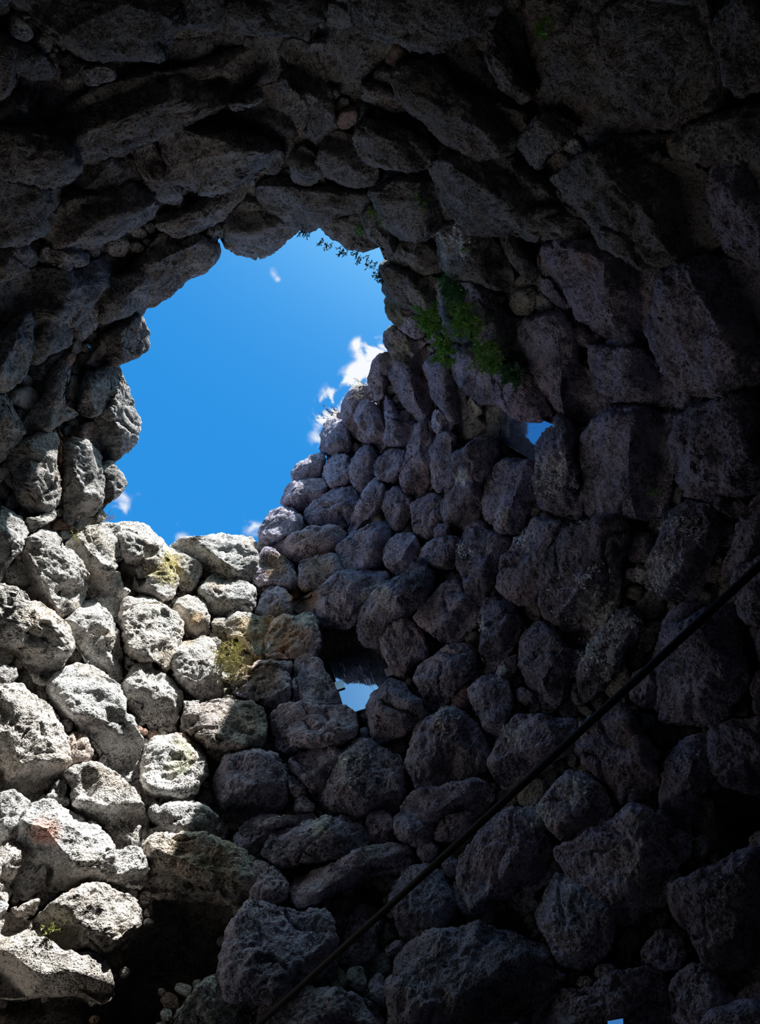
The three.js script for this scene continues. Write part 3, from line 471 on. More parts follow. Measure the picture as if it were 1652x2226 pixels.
// --- overhanging back wall above the viewer
crop(800, 0, 1.939);
stone([783, 750, 850, 688, 960, 638, 1080, 628, 1200, 678, 1360, 698, 1432, 760, 1472, 900, 1482, 1012, 1392, 1082, 1280, 1122, 1160, 1112, 1060, 1052, 940, 962, 828, 872], { bulge: 0.28, label: 'large oval boulder in the upper right of the vault' });
stone([1438, 740, 1480, 698, 1600, 698, 1720, 730, 1720, 1170, 1600, 1142, 1528, 1082, 1498, 982, 1468, 862]);
stone([288, 1002, 330, 948, 420, 938, 502, 988, 562, 1090, 602, 1152, 600, 1215, 500, 1192, 380, 1172, 308, 1102], { label: 'rounded boulder flecked with white above the ferns' });
stone([553, 955, 640, 898, 800, 878, 882, 930, 942, 980, 900, 1002, 780, 1012, 640, 1012]);
stone([538, 980, 600, 988, 662, 1080, 722, 1150, 690, 1202, 618, 1122, 578, 1052]);
stone([268, 720, 300, 658, 380, 648, 560, 668, 642, 760, 802, 860, 852, 920, 640, 942, 560, 972, 440, 962, 378, 902, 318, 822]);
stone([558, 680, 600, 658, 700, 758, 792, 820, 772, 852, 680, 812, 598, 742], { tone: 1.3 });
stone([648, 30, 800, -60, 1400, -60, 1482, 150, 1502, 270, 1482, 422, 1350, 520, 1100, 562, 900, 562, 778, 472, 708, 282, 658, 150], { bulge: 0.2 });
stone([1458, 150, 1480, 58, 1560, -60, 1720, -60, 1720, 340, 1580, 382, 1528, 332, 1498, 222]);
stone([1288, 580, 1360, 518, 1460, 488, 1590, 458, 1720, 470, 1720, 650, 1560, 702, 1460, 727, 1380, 702, 1308, 652]);
stone([498, 140, 560, 178, 642, 380, 702, 400, 640, 442, 558, 362, 508, 262], { hue: [1.05, 0.92, 0.9] });
stone([108, 310, 180, 268, 300, 298, 382, 400, 560, 460, 642, 480, 652, 560, 580, 642, 420, 652, 328, 612, 218, 502, 138, 382]);
stone([-30, 400, 0, 358, 60, 368, 150, 438, 162, 472, 80, 472, -20, 425], { tone: 1.3 });
stone([-60, -60, 600, -60, 560, 30, 540, 62, 440, 152, 330, 212, 220, 227, 60, 152, -60, 110], { bulge: 0.2 });
stone([-50, 520, 100, 538, 220, 618, 272, 690, 180, 702, 0, 692, -60, 602]);
stone([8, 812, 100, 758, 250, 768, 332, 850, 372, 900, 302, 962, 200, 1012, 100, 1002, 48, 902]);
stone([88, 1010, 220, 1008, 282, 1080, 342, 1162, 180, 1152, 88, 1082]);
stone([640, 590, 700, 500, 780, 480, 870, 560, 780, 640, 720, 720, 650, 640]);
stone([880, 565, 1090, 570, 1290, 570, 1280, 640, 1200, 670, 1080, 622, 960, 630]);
stone([340, 200, 480, 120, 510, 280, 560, 370, 640, 450, 560, 455, 390, 395, 305, 295], { lift: -0.16 });
stone([600, -60, 660, -60, 645, 60, 660, 170, 700, 290, 720, 390, 650, 370, 580, 190, 545, 110, 570, 30], { lift: -0.1 });
crop(0, 0, 1.99);
stone([58, 30, 130, -60, 700, -60, 802, 60, 762, 102, 702, 172, 702, 237, 480, 232, 400, 217, 250, 172, 168, 112], { bulge: 0.22 });
stone([18, 220, 60, 178, 180, 218, 242, 290, 202, 337, 110, 337, 48, 292]);
stone([238, 290, 330, 258, 480, 278, 497, 330, 410, 372, 338, 362]);
stone([213, 560, 300, 478, 420, 398, 600, 348, 900, 298, 1130, 178, 1202, 198, 1192, 352, 1000, 432, 800, 532, 640, 612, 560, 642, 460, 702, 370, 682, 298, 632], { bulge: 0.22, label: 'long slanting slab in the upper left of the vault' });
stone([978, 20, 1080, -60, 1420, -60, 1402, 90, 1230, 132, 1080, 132, 1018, 92]);
stone([700, -60, 960, -60, 972, 60, 932, 122, 800, 112, 758, 60]);
stone([1208, 250, 1250, 178, 1330, 198, 1442, 420, 1462, 560, 1400, 702, 1348, 602, 1318, 442, 1258, 352]);
stone([688, 600, 760, 568, 900, 588, 1130, 598, 1242, 690, 1202, 742, 1080, 772, 960, 802, 860, 842, 778, 792, 718, 682]);
stone([588, 670, 660, 608, 692, 680, 762, 790, 792, 860, 720, 892, 658, 842, 618, 752]);
stone([988, 460, 1060, 418, 1130, 398, 1142, 430, 1010, 482], { tone: 1.3 });
stone([1258, 680, 1310, 638, 1382, 700, 1392, 760, 1330, 812, 1268, 782]);
stone([1108, 790, 1200, 768, 1350, 798, 1600, 828, 1642, 872, 1600, 922, 1450, 942, 1330, 972, 1200, 932, 1128, 882], { label: 'flat slab just above the peak of the sky opening' });
stone([1348, 702, 1450, 558, 1640, 690, 1640, 792, 1500, 792, 1378, 762]);
stone([958, 1040, 980, 958, 1060, 878, 1130, 898, 1202, 938, 1312, 970, 1240, 1042, 1150, 1092, 1070, 1097, 998, 1072]);
stone([878, 1020, 930, 958, 977, 975, 972, 1020, 920, 1042], { tone: 1.2 });
stone([600, 1150, 690, 1028, 800, 1008, 900, 1028, 938, 1060, 932, 1112, 830, 1212, 780, 1222, 700, 1262, 640, 1312, 560, 1320, 545, 1250]);
stone([668, 960, 760, 928, 880, 878, 1000, 798, 1080, 768, 1052, 832, 960, 922, 880, 1002, 760, 1012, 688, 992]);
stone([178, 1000, 290, 878, 420, 858, 600, 788, 652, 850, 682, 890, 642, 962, 560, 992, 420, 1062, 330, 1082, 228, 1062]);
stone([298, 720, 360, 688, 560, 658, 592, 720, 602, 790, 450, 832, 318, 802], { lift: -0.08 });
stone([-60, 580, 170, 558, 282, 640, 342, 700, 290, 792, 180, 802, 60, 762, -60, 740]);
stone([-60, 370, 80, 398, 162, 540, 60, 582, -60, 580]);
stone([-60, 750, 0, 755, 160, 798, 282, 820, 240, 962, 170, 1012, 60, 1042, -60, 1060]);
stone([-60, 1080, 120, 1058, 192, 1060, 160, 1122, 60, 1182, -60, 1225]);
stone([188, 1070, 320, 1088, 402, 1100, 382, 1152, 300, 1172, 208, 1142], { tone: 1.2 });
stone([-60, 1240, 130, 1168, 330, 1168, 440, 1118, 560, 1098, 612, 1150, 550, 1262, 440, 1330, 330, 1390, 150, 1420, -60, 1400]);
stone([1538, 380, 1600, 358, 1700, 398, 1762, 450, 1700, 472, 1600, 432], { tone: 1.3 });
stone([1373, 970, 1450, 938, 1560, 928, 1642, 990, 1662, 1062, 1600, 1072, 1520, 1062, 1430, 1032]);
stone([1560, 930, 1640, 890, 1690, 990, 1710, 1090, 1665, 1125, 1655, 1060]);
stone([1480, 110, 1640, 90, 1660, 250, 1560, 380, 1440, 330, 1400, 180], { lift: -0.22 });
stone([500, 235, 720, 140, 960, 130, 1080, 150, 900, 280, 600, 330, 430, 390, 380, 350], { lift: -0.22 });
stone([100, 350, 330, 370, 440, 370, 400, 400, 290, 470, 210, 550, 160, 520], { lift: -0.2 });
stone([800, 545, 1000, 450, 1180, 370, 1300, 450, 1320, 560, 1230, 660, 1120, 590, 900, 580], { lift: -0.2 });
crop(0, 600, 3.304);
stone([690, 340, 690, 130, 780, 28, 930, -2, 1060, -60, 1190, -40, 1205, 100, 1050, 203, 1012, 272, 960, 235, 868, 245]);
stone([838, 390, 950, 288, 995, 278, 1052, 400, 1053, 500, 1000, 543, 880, 592, 800, 642, 720, 662, 638, 642, 698, 542, 778, 452], { label: 'jutting rim stone like a nose on the left of the opening' });
stone([368, 220, 500, 118, 690, 128, 742, 290, 642, 422, 592, 482, 538, 422, 428, 302]);
stone([568, 950, 600, 828, 640, 698, 720, 658, 785, 635, 762, 722, 777, 832, 772, 962, 690, 1002, 600, 1002]);
stone([688, 1012, 770, 958, 777, 830, 760, 730, 792, 655, 842, 700, 902, 830, 952, 960, 1003, 1050, 962, 1182, 902, 1252, 820, 1312, 760, 1342, 708, 1302, 678, 1202], { label: 'rim stone with a sunlit right edge against the sky' });
stone([453, 1400, 440, 1228, 520, 1198, 622, 1208, 702, 1300, 722, 1400, 747, 1500, 690, 1652, 640, 1732, 580, 1782, 480, 1762, 468, 1562], { label: 'rim stone with one bright patch of sun' });
stone([718, 1342, 790, 1328, 832, 1370, 902, 1440, 908, 1512, 850, 1572, 760, 1642, 733, 1692, 708, 1622, 743, 1502, 723, 1422]);
stone([688, 1775, 715, 1668, 757, 1688, 757, 1778], { tone: 1.1 });
stone([388, 1090, 440, 1078, 457, 1200, 442, 1400, 442, 1562, 420, 1582, 416, 1400], { hue: [1.25, 0.72, 0.5], label: 'thin rust-coloured sliver of stone' });
stone([40, 1360, 150, 1178, 300, 1128, 387, 1150, 397, 1300, 412, 1552, 360, 1682, 280, 1742, 188, 1642, 90, 1520]);
stone([-130, 870, 0, 858, 40, 848, 92, 980, 162, 1150, 60, 1252, 0, 1335, -130, 1350]);
stone([308, 900, 400, 698, 500, 558, 542, 620, 442, 782, 452, 952, 562, 962, 562, 1012, 400, 1082, 200, 1132, 128, 1122, 238, 1002]);
stone([-130, 840, -130, 450, 0, 480, 150, 298, 320, 198, 352, 260, 300, 382, 200, 562, 160, 722, 45, 835]);
stone([348, 250, 430, 318, 512, 420, 482, 522, 350, 562, 290, 642, 198, 582, 288, 402]);
stone([520, 1110, 590, 1060, 680, 1040, 690, 1180, 600, 1200, 530, 1190], { hue: [1.1, 0.82, 0.75] });
stone([300, 900, 190, 640, 280, 650, 360, 570, 480, 530, 400, 690], { lift: -0.12 });
stone([460, 610, 500, 540, 545, 560, 520, 640, 470, 660], { hue: [1.2, 0.8, 0.6], tone: 1.1 });

// stones sunk behind the rim that close it against the sky
crop(0, 0, 1);
stone([400, 478, 455, 474, 474, 500, 468, 532, 430, 522], { lift: -0.12, tone: 0.9 });
stone([268, 640, 310, 634, 324, 655, 310, 690, 278, 690], { lift: -0.1, tone: 0.9 });
stone([148, 1118, 200, 1112, 214, 1140, 190, 1166, 155, 1162], { lift: -0.12, tone: 0.9 });
stone([168, 768, 235, 772, 242, 800, 226, 834, 180, 832], { lift: -0.12, tone: 0.9 });

// ------------------------------------------------------------------ recesses, the rubble core behind the face, chinking stones
const POCKETS = [[842, 1455, 32, 0.4], [812, 1424, 30, 0.4], [735, 1415, 70, 0.9], [790, 1490, 62, 0.5], [1130, 945, 72, 0.7], [1090, 915, 58, 0.9], [395, 1985, 75, 1.3], [345, 2080, 85, 1.3], [460, 1990, 60, 1.3], [280, 2190, 85, 1.3], [440, 2085, 60, 1.3], [150, 2200, 60, 1.2], [60, 2210, 60, 1.2], [800, 1960, 40, 0.8], [1110, 2010, 45, 0.8], [1620, 1740, 80, 1.2], [1590, 1830, 50, 0.9], [700, 2000, 30, 0.8]]
  .map(([x, y, r, d]) => { const P = hit(x, y); return { x, y, r, P, rad: r / F * P.distanceTo(EYE), d }; });
const THICK = 1.75;
function coreGeometry(a0, a1) {
  const NA = Math.ceil((a1 - a0) / 0.013), NH = 300, pos = [], col = [], idx = [];
  const P = new THREE.Vector3();
  for (let i = 0; i <= NA; i++) {
    const az = a0 + (a1 - a0) * i / NA, top = rimHeight(az) - 0.06, ca = Math.cos(az), sn = Math.sin(az);
    for (let j = 0; j <= NH + 3; j++) {
      const inner = j <= NH, y = inner ? lerp(-0.2, top, j / NH) : j === NH + 3 ? -0.2 : j === NH + 2 ? Math.max(1, top - 1.2) : top;
      const rr = radius(y - EYE.y); let out = 0.15;
      if (inner) {
        P.set(ca * rr, y, sn * rr + AX);
        out += 0.03 * fbm(P.x * 5, P.y * 5, P.z * 5, 2) + 0.025 * fbm(P.x * 16, P.y * 16, P.z * 16, 2);
        for (const k of POCKETS) { const m = P.distanceTo(k.P) / k.rad; if (m < 1.2) out = Math.max(out, 0.15 + k.d * ss(1.12, 0.8, m)); }
        if (j > NH - 3) out = Math.min(out, 0.3);
      } else out = j === NH + 1 ? 0.9 : THICK;
      pos.push(ca * (rr + out), y, sn * (rr + out) + AX);
      const w = 0.8 + 0.35 * fbm(P.x * 6, P.y * 6, P.z * 6, 2); col.push(ROCK[0] * w * 0.6, ROCK[1] * w * 0.55, ROCK[2] * w * 0.52);
    }
  }
  const S = NH + 4;
  for (let i = 0; i < NA; i++) for (let j = 0; j < S - 1; j++) { const a = i * S + j, b = a + S; idx.push(a, a + 1, b + 1, a, b + 1, b); }
  for (const i of [0, NA]) for (let j = 1; j < S - 1; j++) { const a = i * S; if (i) idx.push(a + S - 1, a + j - 1, a + j); else idx.push(a + S - 1, a + j, a + j - 1); }
  const g = new THREE.BufferGeometry(); g.setAttribute('position', new THREE.Float32BufferAttribute(pos, 3)); g.setAttribute('color', new THREE.Float32BufferAttribute(col, 3)); g.setIndex(idx); g.computeVertexNormals();
  return boxUV(g, 4);
}
const D = Math.PI / 180;
for (const [w, a0, a1] of [['wall_left', -195, -95], ['wall_front', -95.5, -50], ['wall_right', -50.5, 25], ['wall_back', 24.5, 165.5]]) {
  const m = new THREE.Mesh(coreGeometry(a0 * D, a1 * D), basalt); m.name = numbered('rubble_core'); m.castShadow = m.receiveShadow = true; wallOf[w].add(m);
}
{
  const g = new THREE.CylinderGeometry(5, 5, 0.3, 72, 1); g.translate(0, -0.3, AX);
  const n = g.attributes.position.count; g.setAttribute('color', new THREE.Float32BufferAttribute(new Array(n).fill(0).flatMap(() => [0.25, 0.21, 0.17]), 3));
  const f = new THREE.Mesh(g, basalt); f.name = 'floor'; f.userData = { kind: 'structure', label: 'trodden earth floor of the round stone chamber' }; f.receiveShadow = true; scene.add(f);
}
// the masonry goes on beyond the frame
{
  const r = rng(31), more = {}, eyeM = camM.clone().transpose();
  const toPx = (P) => { const c = P.clone().sub(EYE).applyMatrix4(eyeM); return c.z > -0.25 ? null : [CX - F * c.x / c.z, CY + F * c.y / c.z]; };
  let k = 0;
  for (let h = EYE.y + 0.45; h < EYE.y + 4.6; h += 0.4) {
    const R = radius(h - EYE.y), n = Math.round(2 * Math.PI * R / 0.56);
    for (let i = 0; i < n; i++) {
      const az = (i + 0.5 * (k % 2) + 0.2 * (r() - 0.5)) / n * 2 * Math.PI, P = new THREE.Vector3(Math.cos(az) * R, h, Math.sin(az) * R + AX), c = toPx(P);
      if (!c || (c[0] > -55 && c[0] < W + 55 && c[1] > -50 && c[1] < H + 60)) continue;
      const nn = inwardAt(P), u = new THREE.Vector3(0, 1, 0).cross(nn).normalize(), v = new THREE.Vector3().crossVectors(nn, u), poly = [], sides = 6 + Math.floor(r() * 3), a0 = r() * 6.28; let ok = true;
      for (let q = 0; q < sides; q++) { const a = a0 + q / sides * 6.28, b = toPx(P.clone().addScaledVector(u, Math.cos(a) * (0.27 + 0.07 * r())).addScaledVector(v, Math.sin(a) * (0.2 + 0.06 * r()))); if (!b) { ok = false; break; } poly.push(b); }
      if (!ok) continue;
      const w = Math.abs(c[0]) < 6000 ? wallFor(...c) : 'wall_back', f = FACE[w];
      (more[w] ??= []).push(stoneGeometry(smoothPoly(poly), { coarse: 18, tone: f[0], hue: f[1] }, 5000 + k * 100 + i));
    }
    k++;
  }
  for (const w in more) { const m = new THREE.Mesh(mergeGeometries(more[w]), basalt); m.name = numbered('masonry'); m.userData.kind = 'stuff'; wallOf[w].add(m); }
}
// gaps between the traced stones are packed with small stones, largest gaps first
{
  const C = 4, x0 = -40, y0 = -40, nx = Math.ceil((W + 80) / C), ny = Math.ceil((H + 80) / C), far = new Float32Array(nx * ny).fill(1e3);
  const hole = SKY_HOLE;
  for (const o of [...outlines, hole]) {
    let ax = 1e9, ay = 1e9, bx = -1e9, by = -1e9; for (const [x, y] of o) { ax = Math.min(ax, x); bx = Math.max(bx, x); ay = Math.min(ay, y); by = Math.max(by, y); }
    for (let j = Math.max(0, Math.floor((ay - y0) / C)); j <= Math.min(ny - 1, Math.ceil((by - y0) / C)); j++) for (let i = Math.max(0, Math.floor((ax - x0) / C)); i <= Math.min(nx - 1, Math.ceil((bx - x0) / C)); i++) if (inPoly(x0 + i * C, y0 + j * C, o)) far[j * nx + i] = 0;
  }
  for (const k of POCKETS) for (let j = 0; j < ny; j++) for (let i = 0; i < nx; i++) if (Math.hypot(x0 + i * C - k.x, y0 + j * C - k.y) < k.r * 0.85) far[j * nx + i] = 0;
  for (let j = 0; j < ny; j++) for (let i = 0; i < nx; i++) { const x = x0 + i * C, y = y0 + j * C; if (far[j * nx + i] && x > 200 && x < 880 && y > 460 && y < 1220) for (let q = 0; q < 8; q++) if (inPoly(x + 15 * Math.cos(q * 0.785), y + 15 * Math.sin(q * 0.785), hole)) { far[j * nx + i] = 0; break; } }
  const relax = (i, j, di, dj, w) => { const a = i + di, b = j + dj; if (a >= 0 && b >= 0 && a < nx && b < ny) far[j * nx + i] = Math.min(far[j * nx + i], far[b * nx + a] + w); };
  for (let j = 0; j < ny; j++) for (let i = 0; i < nx; i++) { relax(i, j, -1, 0, C); relax(i, j, 0, -1, C); relax(i, j, -1, -1, C * 1.41); relax(i, j, 1, -1, C * 1.41); }
  for (let j = ny - 1; j >= 0; j--) for (let i = nx - 1; i >= 0; i--) { relax(i, j, 1, 0, C); relax(i, j, 0, 1, C); relax(i, j, 1, 1, C * 1.41); relax(i, j, -1, 1, C * 1.41); }
  const order = []; for (let k = 0; k < nx * ny; k++) if (far[k] > 4.5) order.push(k);
  const r = rng(77), jit = new Float32Array(nx * ny); for (const k of order) jit[k] = far[k] * (0.8 + 0.4 * r()); order.sort((a, b) => jit[b] - jit[a]);
  const taken = new Uint8Array(nx * ny), made = [];
  for (const k of order) {
    if (taken[k] || made.length > 1100) continue;
    const i = k % nx, j = (k - i) / nx;
    if (j * C + y0 < 640 && r() < 0.6) { for (let b = -3; b <= 3; b++) for (let a = -3; a <= 3; a++) if (i + a >= 0 && j + b >= 0 && i + a < nx && j + b < ny) taken[(j + b) * nx + i + a] = 1; continue; }   // overhead most joints stand open
    const R = Math.min(far[k], 17 + 14 * r()), m = Math.ceil(R * 1.9 / C);
    for (let b = -m; b <= m; b++) for (let a = -m; a <= m; a++) if (a * a + b * b < (R * 1.55 / C) ** 2 && i + a >= 0 && j + b >= 0 && i + a < nx && j + b < ny) taken[(j + b) * nx + i + a] = 1;
    made.push([x0 + i * C, y0 + j * C, R * 1.18 + 1]);
  }
  made.sort((a, b) => b[2] - a[2]);
  const rest = {};
  made.forEach(([x, y, R], q) => {
    const k = 4 + Math.floor(r() * 4), a0 = r() * 6.28, st = 0.75 + 0.5 * r(), an = r() * 3.14, p = [];
    for (let i = 0; i < k; i++) { const a = a0 + (i + 0.5 * (r() - 0.5)) / k * 6.28, rr = R * (0.85 + 0.35 * r()), X = Math.cos(a) * rr * st, Y = Math.sin(a) * rr / Math.sqrt(st); p.push([x + X * Math.cos(an) - Y * Math.sin(an), y + X * Math.sin(an) + Y * Math.cos(an)]); }
    const red = r() < 0.06;
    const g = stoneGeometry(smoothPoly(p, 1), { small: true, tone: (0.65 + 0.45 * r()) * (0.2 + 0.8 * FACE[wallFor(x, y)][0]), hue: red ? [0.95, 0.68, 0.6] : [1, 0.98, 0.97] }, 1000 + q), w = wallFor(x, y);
    if (q < 290) { const m = new THREE.Mesh(g, basalt); m.name = numbered('chinking_stone'); m.castShadow = m.receiveShadow = true; wallOf[w].add(m); } else (rest[w] ??= []).push(g);
  });
  for (const w in rest) { const m = new THREE.Mesh(mergeGeometries(rest[w]), basalt); m.name = numbered('chinking_rubble'); m.userData.kind = 'stuff'; m.castShadow = m.receiveShadow = true; wallOf[w].add(m); }
  console.log('stones', count, 'chinks', made.length);
}

// ------------------------------------------------------------------ mirrored glass panes set in the recesses
function thing(name, label, category, group) { const g = new THREE.Group(); g.name = numbered(name); g.userData = { label, category }; if (group) g.userData.group = group; scene.add(g); return g; }
function add(parent, name, geo, mat, label) { const m = new THREE.Mesh(geo, mat); m.name = numbered(name); m.castShadow = m.receiveShadow = true; if (label) m.userData.label = label; parent.add(m); return m; }
function glassSheet(seed, streaks) {
  const w = 512, h = 640, col = new Uint8Array(w * h * 4), mr = new Uint8Array(w * h * 4), r = rng(seed);
  for (let i = 0; i < w * h; i++) { col[i * 4] = 168; col[i * 4 + 1] = 180; col[i * 4 + 2] = 204; col[i * 4 + 3] = 255; mr[i * 4 + 1] = 12; mr[i * 4 + 2] = 215; mr[i * 4 + 3] = 255; }
  const dab = (x, y, s) => { x = Math.round(x); y = Math.round(y); if (x < 0 || y < 0 || x >= w || y >= h) return; const i = ((h - 1 - y) * w + x) * 4, a = s; for (let c = 0; c < 3; c++) col[i + c] = lerp(col[i + c], [246, 248, 250][c], a); mr[i + 1] = lerp(mr[i + 1], 150, a); };
  for (const [x, y0, y1, s] of streaks) for (let y = y0; y < y1; y += 0.7) { const gone = ss(-0.35, 0.05, nz(x * 3, y * 0.02, seed)); const xx = x + 2.2 * nz(x, y * 0.012, 3); for (let k = -1.5; k <= 1.5; k += 0.75) dab(xx + k, y, s * gone * (1 - Math.abs(k) * 0.3)); }
  for (let k = 0; k < 26; k++) { const x = r() * w, y = r() * h; for (let q = 0; q < 18; q++) dab(x + (r() - 0.5) * 10, y + (r() - 0.5) * 16, 0.35 * r()); }
  const t = (d, srgb) => { const q = new THREE.DataTexture(d, w, h, THREE.RGBAFormat); q.magFilter = THREE.LinearFilter; q.minFilter = THREE.LinearMipmapLinearFilter; q.generateMipmaps = true; if (srgb) q.colorSpace = THREE.SRGBColorSpace; q.needsUpdate = true; return q; };
  const m = t(mr, false);
  return new THREE.MeshStandardMaterial({ name: 'mirrored_glass', map: t(col, true), metalnessMap: m, roughnessMap: m, metalness: 1, roughness: 1 });
}
const edgeGlass = new THREE.MeshPhysicalMaterial({ name: 'glass_edge', color: new THREE.Color().setRGB(0.6, 0.75, 0.78), roughness: 0.25, metalness: 0.2 });
const clipMetal = new THREE.MeshStandardMaterial({ name: 'brushed_clip', color: new THREE.Color().setRGB(0.78, 0.79, 0.82), roughness: 0.4, metalness: 0.55 });
// a pane given by three corners seen from the eye and the way it faces
function pane(name, label, TL, TR, BL, normal, back, sheet, clips, aspect) {
  const n = normal.clone().normalize(), mid = [(TR[0] + BL[0]) / 2, (TR[1] + BL[1]) / 2], P = hit(...mid).addScaledVector(inwardAt(hit(...mid)), -back);
  const on = ([x, y], off = 0) => { const d = ray(x, y), t = P.clone().addScaledVector(n, off).sub(EYE).dot(n) / d.dot(n); return d.multiplyScalar(t).add(EYE); };
  const a = on(TL), b = on(TR), c = on(BL), u = b.clone().sub(a), w = u.length(); u.normalize();
  const v = c.clone().sub(a); const h = aspect ? w * aspect : v.length(); v.addScaledVector(u, -v.dot(u)).normalize();
  const g = thing(name, label, 'glass pane', undefined), o = a.clone().addScaledVector(u, w / 2).addScaledVector(v, h / 2);
  const X = u, Y = v.clone().negate(), Z = new THREE.Vector3().crossVectors(X, Y); g.position.copy(o); g.quaternion.setFromRotationMatrix(new THREE.Matrix4().makeBasis(X, Y, Z));
  const flip = Z.dot(n) < 0 ? -1 : 1;
  const face = new THREE.PlaneGeometry(w - 0.004, h - 0.004); face.translate(0, 0, 0.0042 * flip); if (flip < 0) face.rotateX(0);
  const body = add(g, 'pane', new RoundedBoxGeometry(w, h, 0.008, 2, 0.0015), edgeGlass);
  const s = sheet.clone(); s.side = THREE.DoubleSide; add(body, 'mirror_face', face, s);
  for (const [x, y, cw, ch] of clips) {
    const q = on([x, y], 0.01).sub(o), lx = q.dot(X), ly = q.dot(Y), d = 0.012 * flip;
    const plate = new RoundedBoxGeometry(cw, ch, 0.004, 2, 0.0015); plate.translate(0, 0, d);
    const sgn = Math.sign(lx) || 1, web = new RoundedBoxGeometry(0.004, ch, 0.022, 2, 0.0015); web.translate(sgn * cw / 2, 0, d - 0.009 * flip);
    const m = add(g, 'clip', mergeGeometries([plate, web]), clipMetal); m.position.set(lx, ly, 0);
  }
  return g;
}
pane('glass_pane', 'tilted mirrored glass pane with white drip streaks under the cracked lintel stone', [716.6, 1436.3], [821, 1403.6], [758, 1553], new THREE.Vector3(-0.224, -0.05, 0.973), 0.06,
  glassSheet(3, [[95, 60, 260, 0.8], [115, 80, 200, 0.5], [150, 330, 640, 0.75], [185, 150, 190, 0.5], [205, 330, 460, 0.8], [215, 440, 560, 0.5], [235, 120, 220, 0.5], [245, 560, 640, 0.8], [262, 130, 300, 0.8], [270, 150, 420, 0.85], [292, 340, 620, 0.85], [306, 350, 600, 0.7], [318, 420, 630, 0.7], [345, 110, 470, 0.85], [450, 110, 330, 0.85], [60, 520, 620, 0.7], [30, 560, 640, 0.5], [400, 420, 520, 0.3]]),
  [[738.5, 1489.5, 0.062, 0.105], [846, 1461, 0.058, 0.1]]);
pane('glass_pane', 'dark mirrored glass pane between bulging boulders, metal clips along its left edge', [1076, 953], [1190, 1018], [1085, 872], new THREE.Vector3(-0.995, -0.056, 0.078), 0.02, glassSheet(8, [[210, 300, 305, 0.8]]), [[1082, 890, 0.06, 0.022], [1075, 936, 0.06, 0.022]]);
{
  const P = EYE.clone().addScaledVector(ray(1345, 2245), 3.3), sky = EYE.clone().addScaledVector(ray(560, 800), 6.3);
  const n = sky.sub(P).normalize().add(EYE.clone().sub(P).normalize()).normalize();
  pane('glass_pane', 'corner of a mirrored glass pane peeping out at the bottom right edge', [1321, 2221], [1356, 2215], [1332, 2290], n, -0.3, glassSheet(12, []), []);
}

// ------------------------------------------------------------------ the cable slung across the chamber
{
  const A = EYE.clone().addScaledVector(ray(1652, 1215), 2.3), B = EYE.clone().addScaledVector(ray(560, 2226), 3.62), d = B.clone().sub(A).normalize();
  const run = (from, dir) => { const p = from.clone(); for (let i = 0; i < 900; i++) { p.addScaledVector(dir, 0.01); if (p.y < 0.02 || Math.hypot(p.x, p.z - AX) > radius(p.y - EYE.y) + 0.05) break; } return p; };
  const p = run(A, d.clone().negate()), q = run(B, d), pts = []; for (let i = 0; i <= 24; i++) { const t = i / 24, m = p.clone().lerp(q, t); m.y -= 0.02 * Math.sin(Math.PI * t); pts.push(m); }
  const black = new THREE.MeshStandardMaterial({ name: 'black_sheath', color: new THREE.Color().setRGB(0.012, 0.012, 0.013), roughness: 0.7 });
  const g = thing('cable', 'thick black cable stretched diagonally across the dark right-hand wall', 'cable');
  g.position.copy(p); const local = pts.map((k) => k.clone().sub(p));
  add(g, 'sheath', new THREE.TubeGeometry(new THREE.CatmullRomCurve3(local), 96, 0.0125, 14), black);
  const band = (t) => { const c = new THREE.TorusGeometry(0.0135, 0.003, 8, 20); const m = add(g, 'end_ring', c, clipMetal); m.position.copy(new THREE.CatmullRomCurve3(local).getPoint(t)); m.quaternion.setFromUnitVectors(new THREE.Vector3(0, 0, 1), d); };
  band(0.004); band(0.996);
}

// ------------------------------------------------------------------ plants
const leafMat = (r, g, b) => new THREE.MeshPhysicalMaterial({ name: 'leaf', color: new THREE.Color().setRGB(r, g, b), roughness: 0.7, side: THREE.DoubleSide, transmission: 0.35, thickness: 0 });
const RIM_BACKLIT = new THREE.MeshStandardMaterial({ name: 'backlit_rim_leaf', color: new THREE.Color().setRGB(0.05, 0.085, 0.045), roughness: 0.8, side: THREE.DoubleSide });  // dark backlit silhouette put into the leaf colour
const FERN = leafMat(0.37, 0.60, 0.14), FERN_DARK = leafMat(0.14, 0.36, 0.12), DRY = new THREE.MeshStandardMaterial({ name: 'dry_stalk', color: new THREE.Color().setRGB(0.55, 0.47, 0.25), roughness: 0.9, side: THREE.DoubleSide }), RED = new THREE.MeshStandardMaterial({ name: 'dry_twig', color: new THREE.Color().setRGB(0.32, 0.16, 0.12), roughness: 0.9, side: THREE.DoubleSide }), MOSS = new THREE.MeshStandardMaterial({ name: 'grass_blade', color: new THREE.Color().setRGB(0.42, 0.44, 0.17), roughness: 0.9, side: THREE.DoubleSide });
function leafInto(out, p, dir, up, len, wid) {
  const s = new THREE.Vector3().crossVectors(dir, up).normalize(), n = new THREE.Vector3().crossVectors(s, dir).normalize(), b = out.p.length / 3;
  const at = (t, k, l) => { const q = p.clone().addScaledVector(dir, len * t).addScaledVector(s, wid * k).addScaledVector(n, len * l); out.p.push(q.x, q.y, q.z); };
  at(0, 0, 0); at(0.4, 0.5, 0.06); at(0.4, -0.5, 0.06); at(0.4, 0, 0); at(1, 0, -0.1);
  out.i.push(b, b + 1, b + 3, b, b + 3, b + 2, b + 1, b + 4, b + 3, b + 3, b + 4, b + 2);
}
const leafGeo = (o) => { const g = new THREE.BufferGeometry(); g.setAttribute('position', new THREE.Float32BufferAttribute(o.p, 3)); g.setIndex(o.i); g.computeVertexNormals(); return g; };
